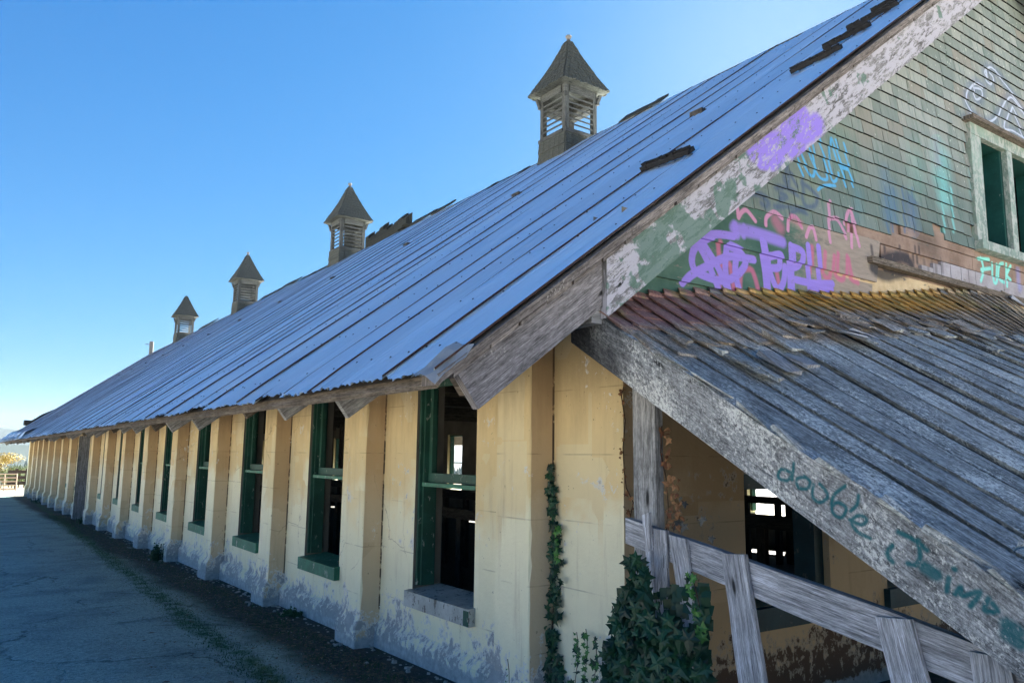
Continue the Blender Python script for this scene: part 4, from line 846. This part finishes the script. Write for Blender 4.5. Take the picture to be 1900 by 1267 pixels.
picket((1338,1028),(1382,1030),(1370,1267),(1420,1267),FX-.026,.022,.5)
picket((1622,1142),(1690,1150),(1660,1290),(1728,1290),FX-.026,.022,1.5)
picket((1798,1210),(1870,1222),(1810,1300),(1890,1300),FX-.026,.022,3)
picket((1200,1000),(1214,1000),(1206,1130),(1216,1130),FX+.05,.02,.5)
# ---------------------------------------------------------------- ivy and vines
def leafmesh(name,mat,star=True,sz=1):
    m_=MB(); pr=[(0,-.30),(.30,-.52),(.26,-.20),(.58,-.02),(.22,.10),(.20,.22),(.0,.68),(-.20,.22),(-.22,.10),(-.58,-.02),(-.26,-.20),(-.30,-.52)] if star else [(0,-.5),(.25,-.2),(.28,.15),(0,.55),(-.28,.15),(-.25,-.2)]
    c=(0,-.05,.07)
    for i in range(len(pr)):
        a,b=pr[i],pr[(i+1)%len(pr)]; m_.tri((c[0]*sz,c[1]*sz,c[2]*sz),(a[0]*sz,a[1]*sz,-.04*abs(a[0])*sz),(b[0]*sz,b[1]*sz,-.04*abs(b[0])*sz))
    return m_.mesh(name,mat)
ivl=[leafmesh('leaf',ivy_m,True,s) for s in (.050,.06,.072)]; ivy_l=[leafmesh('young_leaf',ivy_y,True,s) for s in (.035,.045)]; dl=[leafmesh('dead_leaf',dead_m,True,s) for s in (.03,.042)]+[leafmesh('dead_leaf',dead_m,False,.045)]; dgl=[leafmesh('withered_leaf',dead_g,True,.05)]
def place_leaf(mes,p,nrm,parent,down=0,sc_=1,name='leaf'):
    o=bpy.data.objects.new(name,random.choice(mes)); C.objects.link(o); o.parent=parent; b=parent.get('_base')
    if b is not None: o.matrix_parent_inverse=Matrix.Translation(-Vector(b))
    z=(Vector(nrm)+Vector((U(-.7,.7),U(-.7,.7),U(-.3,.8)))).normalized(); y=Vector((U(-.8,.8),U(-.8,.8),-1 if R()<.75 else .3)); y=(y-z*y.dot(z)).normalized(); x_=y.cross(z); s=sc_*(U(.55,1.1) if R()<.6 else U(.95,1.4))
    m_=Matrix((x_*s,y*s,z*s)).transposed().to_4x4(); m_.translation=p; o.matrix_world=(Matrix.Identity(4)@m_) if b is None else m_
    o.matrix_basis=m_; return o
# column of ivy at the pilaster corner
iv=thing('ivy_plant','narrow column of dark ivy climbing the wall corner between the two cream faces','ivy',(RP-.03,-.03,0))
top=at(1025,855,0,RP-.02); pts=[(RP-.015,-.02+.02*math.sin(z*5),z) for z in np.linspace(-.05,1.56,14)]
m_=MB(); m_.tube(pts,.006,.003,5); m_.build('stem',stem_m,iv)
n_=0
for i in range(235):
    t=R()**1.05; z=-.03+t*1.58; wv=.018+.075*max(0,1-t*1.15)+(.10*max(0,.28-t)/.28); y=-.04+.03*math.sin(z*5)+U(-1,1)*wv*(1.5 if R()<.3 else .8)-(.05 if z<.35 and R()<.3 else 0); xo=RP-.02-U(.005,.035)-(.04*max(0,.4-t))*R()
    place_leaf(ivl[:2] if t>.45 else ivl,Vector((xo,y,z)),(-.75,-.65,0),iv,sc_=.9 if t>.5 else 1)
for i in range(14): place_leaf(ivy_l,Vector((RP-.05,-.10+U(-.02,.02),.95+U(0,.22))),(-.75,-.65,0),iv,name='young_leaf')
# big clump around the post and pickets
iv=thing('ivy_clump','dense dark green ivy mound swallowing the foot of the post and pickets','ivy',(0,-.95,0))
m_=MB()
for q in range(7):
    y=-.75-q*.09; m_.tube([(RP-.12,y,-.05),(RP-.16,y-.02,.4),(RP-.15,y+.03,.8+.1*(q%2))],.007,.003,5)
m_.build('stem',stem_m,iv)
cnt=0
while cnt<295:
    px=U(1115,1318); py=U(1005,1290)
    lim=1010+(abs(px-1165)/1.0 if px<1165 else 0)*3.2 if px<1170 else (1010+(px-1170)*1.05 if px<1200 else 1125+max(0,(px-1230))*1.15)
    if px<1165: lim=1060+(1165-px)*3.4
    if py<lim+U(-12,20): continue
    dep=-.08-U(0,.10)-.06*math.sin((px-1115)/200*3.1); p=at(px,py,0,dep); 
    if p.z<-.1: continue
    place_leaf(ivl,p,(-.75,-.65,.1),iv,sc_=1.12); cnt+=1
bk=MB()
for i in range(700):
    px=U(1120,1315); py=U(1090,1330)
    if px<1150 and py<1180: continue
    p=at(px,py,0,.0-U(0,.06)); nrm=Vector((-.75+U(-.4,.4),-.6+U(-.4,.4),U(-.2,.5))).normalized(); a=nrm.orthogonal().normalized(); b=nrm.cross(a); s=U(.02,.04)
    bk.quad(p-a*s,p-b*s,p+a*s,p+b*s)
bk.build('inner_foliage',ivy_m,iv,kind='stuff')
# sprig on the leaning picket
iv=thing('ivy_sprig','bright green ivy sprig hanging beside the third leaning picket','ivy',(-.06,-1.25,0))
pp=[at(x_,y_,0,-.06) for x_,y_ in ((1283,1060),(1290,1090),(1297,1120),(1300,1150),(1302,1190))]; m_=MB(); m_.tube(pp,.003,.002,5); m_.build('stem',stem_m,iv)
for i in range(20):
    t=R()*3.99; k=int(t); p=pp[k].lerp(pp[k+1],t-k)+Vector((-.015,U(-.03,.03),U(-.01,.01))); place_leaf(ivy_l if R()<.7 else ivl[:1],p,(-.8,-.5,.1),iv,name='young_leaf',sc_=1.1)
# small climbers at the wall foot
for (px,top_,lab,nm) in ((1070,1172,'short young ivy shoot on the cream wall just right of the tall ivy column','ivy_shoot'),(1087,1166,'forked ivy shoot between the tall ivy column and the ivy mound','ivy_shoot'),(1104,1180,'thin ivy shoot nearest the left side of the ivy mound','ivy_shoot'),(942,1222,'tiny pale weed sprig growing up the first pilaster foot','weed')):
    xw=RP-.06 if px>1000 else -.07; pp=[at(px+U(-6,6)*0+3*math.sin(i),top_+i*22,0,xw) for i in range(6)]; iv=thing(nm,lab,'ivy' if nm!='weed' else 'weed',tuple(pp[-1]))
    m_=MB(); m_.tube(pp,.0025,.002,5); m_.build('stem',stem_m,iv)
    for i in range(24 if px>1000 else 8):
        t=R()*4.99; k=int(t); p=pp[k].lerp(pp[k+1],t-k)+Vector((-.012,U(-.03,.03)*(.4+t/4),U(-.01,.01))); place_leaf(ivl[:1]+ivy_l if px>1000 else ivy_l,p,(-.8,-.5,.1),iv,sc_=.75 if px>1000 else .45)
# dead vines on the post
dv=thing('dead_vine','withered vine with curled orange-brown leaves on the right edge of the tall plank post','vine',(.1,-1.0,1.0))
pp=[at(x_,y_,0,.05) for x_,y_ in ((1228,790),(1226,840),(1236,890),(1240,940),(1236,985))]; m_=MB(); m_.tube(pp,.004,.003,5); m_.build('stem',stem_m,dv)
for i in range(58):
    py=790+195*R()**.7; px=1232+U(-7,7)+(py-790)*.05+(U(0,22) if py>870 else 0); place_leaf(dl,at(px,py,0,.045-U(0,.03)),(-.8,-.5,.1),dv,name='dead_leaf',sc_=.85)
for px,py in ((1262,925),(1258,972),(1270,935),(1303,965),(1320,1000),(1268,978)): place_leaf(dgl,at(px,py,0,.05),(-.7,-.7,.1),dv,name='withered_leaf')
dv=thing('dead_vine','thin brown vine curling down the broken wall edge left of the tall plank post','vine',(RP,-.66,.9))
pp=[at(x_,y_,0,RP-.02) for x_,y_ in ((1158,715),(1153,735),(1160,780),(1156,830),(1158,870),(1162,905),(1175,932),(1166,975))]; m_=MB(); m_.tube(pp,.0035,.003,5); m_.build('stem',stem_m,dv)
for i in range(46):
    t=R()*6.99; k=int(t); place_leaf(dl,pp[k].lerp(pp[k+1],t-k)+Vector((-.01,U(-.02,.02),0)),(-.8,-.5,.1),dv,name='dead_leaf',sc_=.55)
# weeds at the wall foot
def weed(name,lab,x,y,h,n_,w_=.1,grp=None):
    o=thing(name,lab,'weed',(x,y,gz(x,y)),grp); m_=MB()
    for i in range(n_):
        a=U(0,6.28); r_=U(0,w_); b=Vector((x+r_*math.cos(a),y+r_*math.sin(a)*1.4,gz(x,y)-.01)); tp=b+Vector((U(-.06,.06),U(-.06,.06),h*U(.4,1))); s=Vector((math.sin(a),math.cos(a),0))*.008
        m_.tri(b-s,b+s,tp)
        for q in range(3): p=b.lerp(tp,U(.4,1)); e=Vector((U(-1,1),U(-1,1),U(-.4,.4))).normalized()*.03; f=e.orthogonal().normalized()*.014; m_.quad(p-e*.3,p+f,p+e,p-f)
    m_.build('foliage',weed_m,o); return o
p=at(287,1045,0,-.15); weed('weed_clump','dark green weed clump against the foot of the sixth pilaster',-.12,p.y,.30,80,.11)
p=at(545,1135,0,-.05); weed('weed_clump','low weeds in the corner where the third pilaster meets the ground',.02,at(545,1130,0,.05).y,.09,50,.10)
weed('weed_clump','small weed patch at the wall foot far along near the open plank door',-.08,20.1,.2,40,.12)
weed('weed_clump','low green weeds at the foot of the wall by the far end bays',-.1,34.0,.25,40,.3)
# litter and grit along the wall foot, moss
lt=MB()
for i in range(9000):
    y=-.5+26*R()**1.7; x=-.05-abs(random.gauss(0,.28))-(R()*1.6 if R()<.12 else 0); 
    s=U(.005,.013)*(1 if R()<.85 else 2.4); z=gz(x,y)+.003; a=U(0,3.14); c,sn=math.cos(a)*s,math.sin(a)*s*.6; t_=U(.002,.007)
    lt.quad((x-c,y-sn,z),(x+sn,y-c,z+t_),(x+c,y+sn,z+.002),(x-sn,y+c,z+t_))
lt.build('ground_litter',m_flat('leaf_litter',(.16,.13,.10),sc_=60,var=.9),kind='stuff')
rb=MB()
for i in range(420):
    y=-.5+18*R()**1.4; fr_=(y%S); x=-.07-abs(random.gauss(0,.05)) if fr_<.42 else .10-abs(random.gauss(0,.07)); s_=U(.008,.028); z=gz(x,y)-.004; a=U(0,3); ca,sa=math.cos(a)*s_,math.sin(a)*s_
    q=[Vector((x-ca,y-sa,z)),Vector((x+sa*.8,y-ca*.8,z)),Vector((x+ca,y+sa,z)),Vector((x-sa*.8,y+ca*.8,z))]; h_=Vector((0,0,s_*U(.4,.9)))
    rb.hexa(q+[v*.0+Vector((x,y,z))+(v-Vector((x,y,z)))*U(.5,.9)+h_ for v in q])
rb.build('plaster_rubble',m_flat('broken_plaster',(.34,.33,.31),sc_=30,var=.7),kind='stuff')
gr_=MB()
for i in range(2600):
    y=-1+16*R()**1.4; x=-2.8+2.6*R(); s=U(.002,.008); z=gz(x,y); 
    p=[Vector((x+math.cos(q)*s,y+math.sin(q)*s,z)) for q in (0,2.1,4.2)]; ap=Vector((x,y,z+s*.8))
    for q in range(3): gr_.tri(p[q],p[(q+1)%3],ap)
gr_.build('gravel',m_flat('pale_grit',(.34,.36,.38),sc_=50,var=.6),kind='stuff')
ms=MB()
for i in range(16000):
    y=.2+24*R()**1.6; ctr=-1.02+.028*y; x=random.gauss(ctr,.09) if R()<.6 else -.1-abs(random.gauss(0,.3)); z=gz(x,y); h=U(.006,.022)*(2.2 if (x>-.25 and R()<.25) else 1); a=U(0,3.14); s=.004
    ms.tri((x-s*math.cos(a),y-s*math.sin(a),z),(x+s*math.cos(a),y+s*math.sin(a),z),(x+U(-.01,.01),y+U(-.01,.01),z+h))
ms.build('moss_strip',weed_m,kind='stuff')
# paint splats on the wall (purple spray dots) as thin discs of paint
spl=m_flat('purple_spray',(.05,.02,.07),sc_=30,var=.5)
# ---------------------------------------------------------------- far end: gate, fence, trees
gate_m=m_flat('pale_galvanised_gate',(.45,.40,.34),.5,.3,.3); post_m=m_flat('dark_post_wood',(.06,.05,.045))
gy=52.0; gbz=gz(0,gy)
def H2(px,py,yv=gy): return at(px,py,1,yv)
gt=thing('field_gate','pale tubular field gate standing open beyond the far barn corner','gate',tuple((-1.0,gy,gbz)))
xa,xb=H2(-14,890).x,H2(31,890).x; zt=H2(20,879).z
for i in range(5):
    m_=MB(); z_=gbz+.12+(zt-gbz-.12)*i/4; m_.tube([(xa,gy,z_),(xb,gy,z_)],.035,.035,6); m_.build('gate_rail',gate_m,gt)
for x_ in (xa,(xa+xb)/2,xb): m_=MB(); m_.tube([(x_,gy,gbz),(x_,gy,zt+.03)],.035,.035,6); m_.build('upright',gate_m,gt)
ff=thing('board_fence','dark board fence running behind the field gate','fence',(2,gy+3,gz(2,gy+3)))
for i in range(9):
    m_=MB(); x_=.2+i*.55; m_.box(x_,x_+.14,gy+3,gy+3.12,gbz-.1,gbz+1.25); m_.build('fence_post',post_m,ff)
for z_ in (.35,.7,1.05): m_=MB(); m_.box(-.2,5,gy+2.96,gy+2.99,gbz+z_-.1,gbz+z_+.1); m_.build('board',post_m,ff)
def blob_leaf(mb,c,r,n_,s0,s1,fl=1):
    for i in range(n_):
        d=Vector((random.gauss(0,1),random.gauss(0,1),random.gauss(0,1))).normalized()*(R()**.4); p=Vector(c)+Vector((d.x*r[0],d.y*r[1],d.z*r[2])); nrm=(d+Vector((U(-.6,.6),U(-.6,.6),U(-.2,.8)))).normalized(); a=nrm.orthogonal().normalized(); b=nrm.cross(a); s=U(s0,s1); mb.quad(p-a*s,p-b*s*.6,p+a*s,p+b*s*.6)
def btree(lab,px,y,ztop,w_,mat,nm='tree',n_=3600):
    p=at(px,850,1,y); x=p.x; zb=gz(x,y) if y<130 else max(gz(x,y),-22); o=thing(nm,lab,'tree',(x,y,zb)); m_=MB(); H=ztop-zb; m_.tube([(x,y,zb-.2),(x+.1,y,zb+H*.4),(x,y,zb+H*.75)],.03*H,.01*H,7); 
    for q in range(5): a=q*1.3; m_.tube([(x,y,zb+H*.35+q*.05*H),(x+math.cos(a)*w_*.5,y+math.sin(a)*w_*.5,zb+H*.6+q*.05*H)],.01*H,.004*H,5)
    m_.build('trunk',post_m,o); c=MB()
    for q in range(9): a=U(0,6.28); rr=U(0,.55)*w_; blob_leaf(c,(x+rr*math.cos(a),y+rr*math.sin(a),zb+H*U(.35,.85)),(w_*.38,w_*.38,H*.17),n_//9,.012*H,.026*H)
    c.build('crown',mat,o)
yel=m_leaf('autumn_yellow_leaf',(.22,.17,.02),(.34,.26,.04),.7); grn=m_leaf('green_tree_leaf',(.05,.10,.025),(.12,.17,.05),.7); con=m_leaf('conifer_needle',(.02,.05,.03),(.035,.07,.04),.8)
zat=lambda px,py,y:at(px,py,1,y).z
btree('yellow autumn tree at the left edge of the photo behind the gate',-4,70,zat(-4,838,70),2.6,yel)
btree('small orange-yellow bush in front of the tall yellow tree',6,64,zat(6,866,64),1.2,yel,n_=2200)
btree('green leafy tree right behind the dark fence, by the barn end',38,60,zat(38,862,60),1.5,grn)
btree('low green tree between the yellow tree and the conifer',26,63,zat(26,868,63),1.3,grn)
btree('rightmost low green tree, half hidden behind the barn end wall',48,66,zat(48,866,66),1.5,grn)
def conifer(lab,px,y,ztop):
    p=at(px,850,1,y); x=p.x; zb=gz(x,y); o=thing('conifer',lab,'tree',(x,y,zb)); H=ztop-zb; m_=MB(); m_.tube([(x,y,zb),(x,y,ztop)],.02*H,.004*H,6); m_.build('trunk',post_m,o); c=MB()
    for k in range(16):
        z=zb+H*(.15+.83*k/16); r_=H*.24*(1-k/16.5)
        for q in range(9):
            a=U(0,6.28); e=Vector((math.cos(a),math.sin(a),-.25))*r_*U(.7,1.1); b=Vector((x,y,z)); sd_=e.cross(Vector((0,0,1))).normalized()*r_*.16; c.tri(b-sd_*.4,b+e*.6-sd_,b+e); c.tri(b+sd_*.4,b+e,b+e*.6+sd_)
    c.build('crown',con,o)
conifer('dark pointed conifer beyond the gate',21,72,zat(21,852,72))
conifer('small dark conifer partly behind the barn end',34,80,zat(34,858,80))
wd_=MB()
for i in range(900):
    x=U(-300,260); y=U(230,420); h=U(7,12); zb=-14; r_=h*.3
    for q in range(5): a=q*1.26+U(0,1); b=Vector((x,y,zb+h)); wd_.tri(b,Vector((x+math.cos(a)*r_,y+math.sin(a)*r_,zb)),Vector((x+math.cos(a+1.3)*r_,y+math.sin(a+1.3)*r_,zb)))
wd_.build('far_woods',con,kind='stuff')
# distant tree tops just over the roof ridge
for px,py,lab in ((882,362,'small conifer tip poking above the roof ridge, right one'),(848,377,'small conifer tip poking above the roof ridge beside the raised ridge cap')):
    y=26 if px>860 else 24; p=at(px,py,1,y); 
# purple spray dots
for px,py,r_ in ((708,864,.028),(704,1019,.02)):
    p=at(px,py,0,RP-.0); y=p.y; m_=MB(); c=Vector((RP-.004,y,p.z)); prev=None; ring=[c+Vector((0,math.cos(q)*r_*U(.7,1.2),math.sin(q)*r_*U(.8,1.3))) for q in [i*math.pi/6 for i in range(12)]]
    for i in range(12): m_.tri(c+Vector((-.002,0,0)),ring[i],ring[(i+1)%12])
    m_.build('spray_dot',spl,side_wall)
hz=MB(); hz.box(-760,1300,-70,1500,-28,58)
hm=bpy.data.materials.new('thin_air'); hm.use_nodes=True; ht=hm.node_tree; ht.nodes.remove(ht.nodes['Principled BSDF']); pv=ht.nodes.new('ShaderNodeVolumePrincipled'); pv.inputs['Density'].default_value=.00016; pv.inputs['Color'].default_value=(.62,.80,1,1); ht.links.new(pv.outputs[0],ht.nodes['Material Output'].inputs['Volume'])
hz.build('haze',hm,kind='stuff')
for o in bpy.data.objects:
    if '_base' in o: del o['_base']
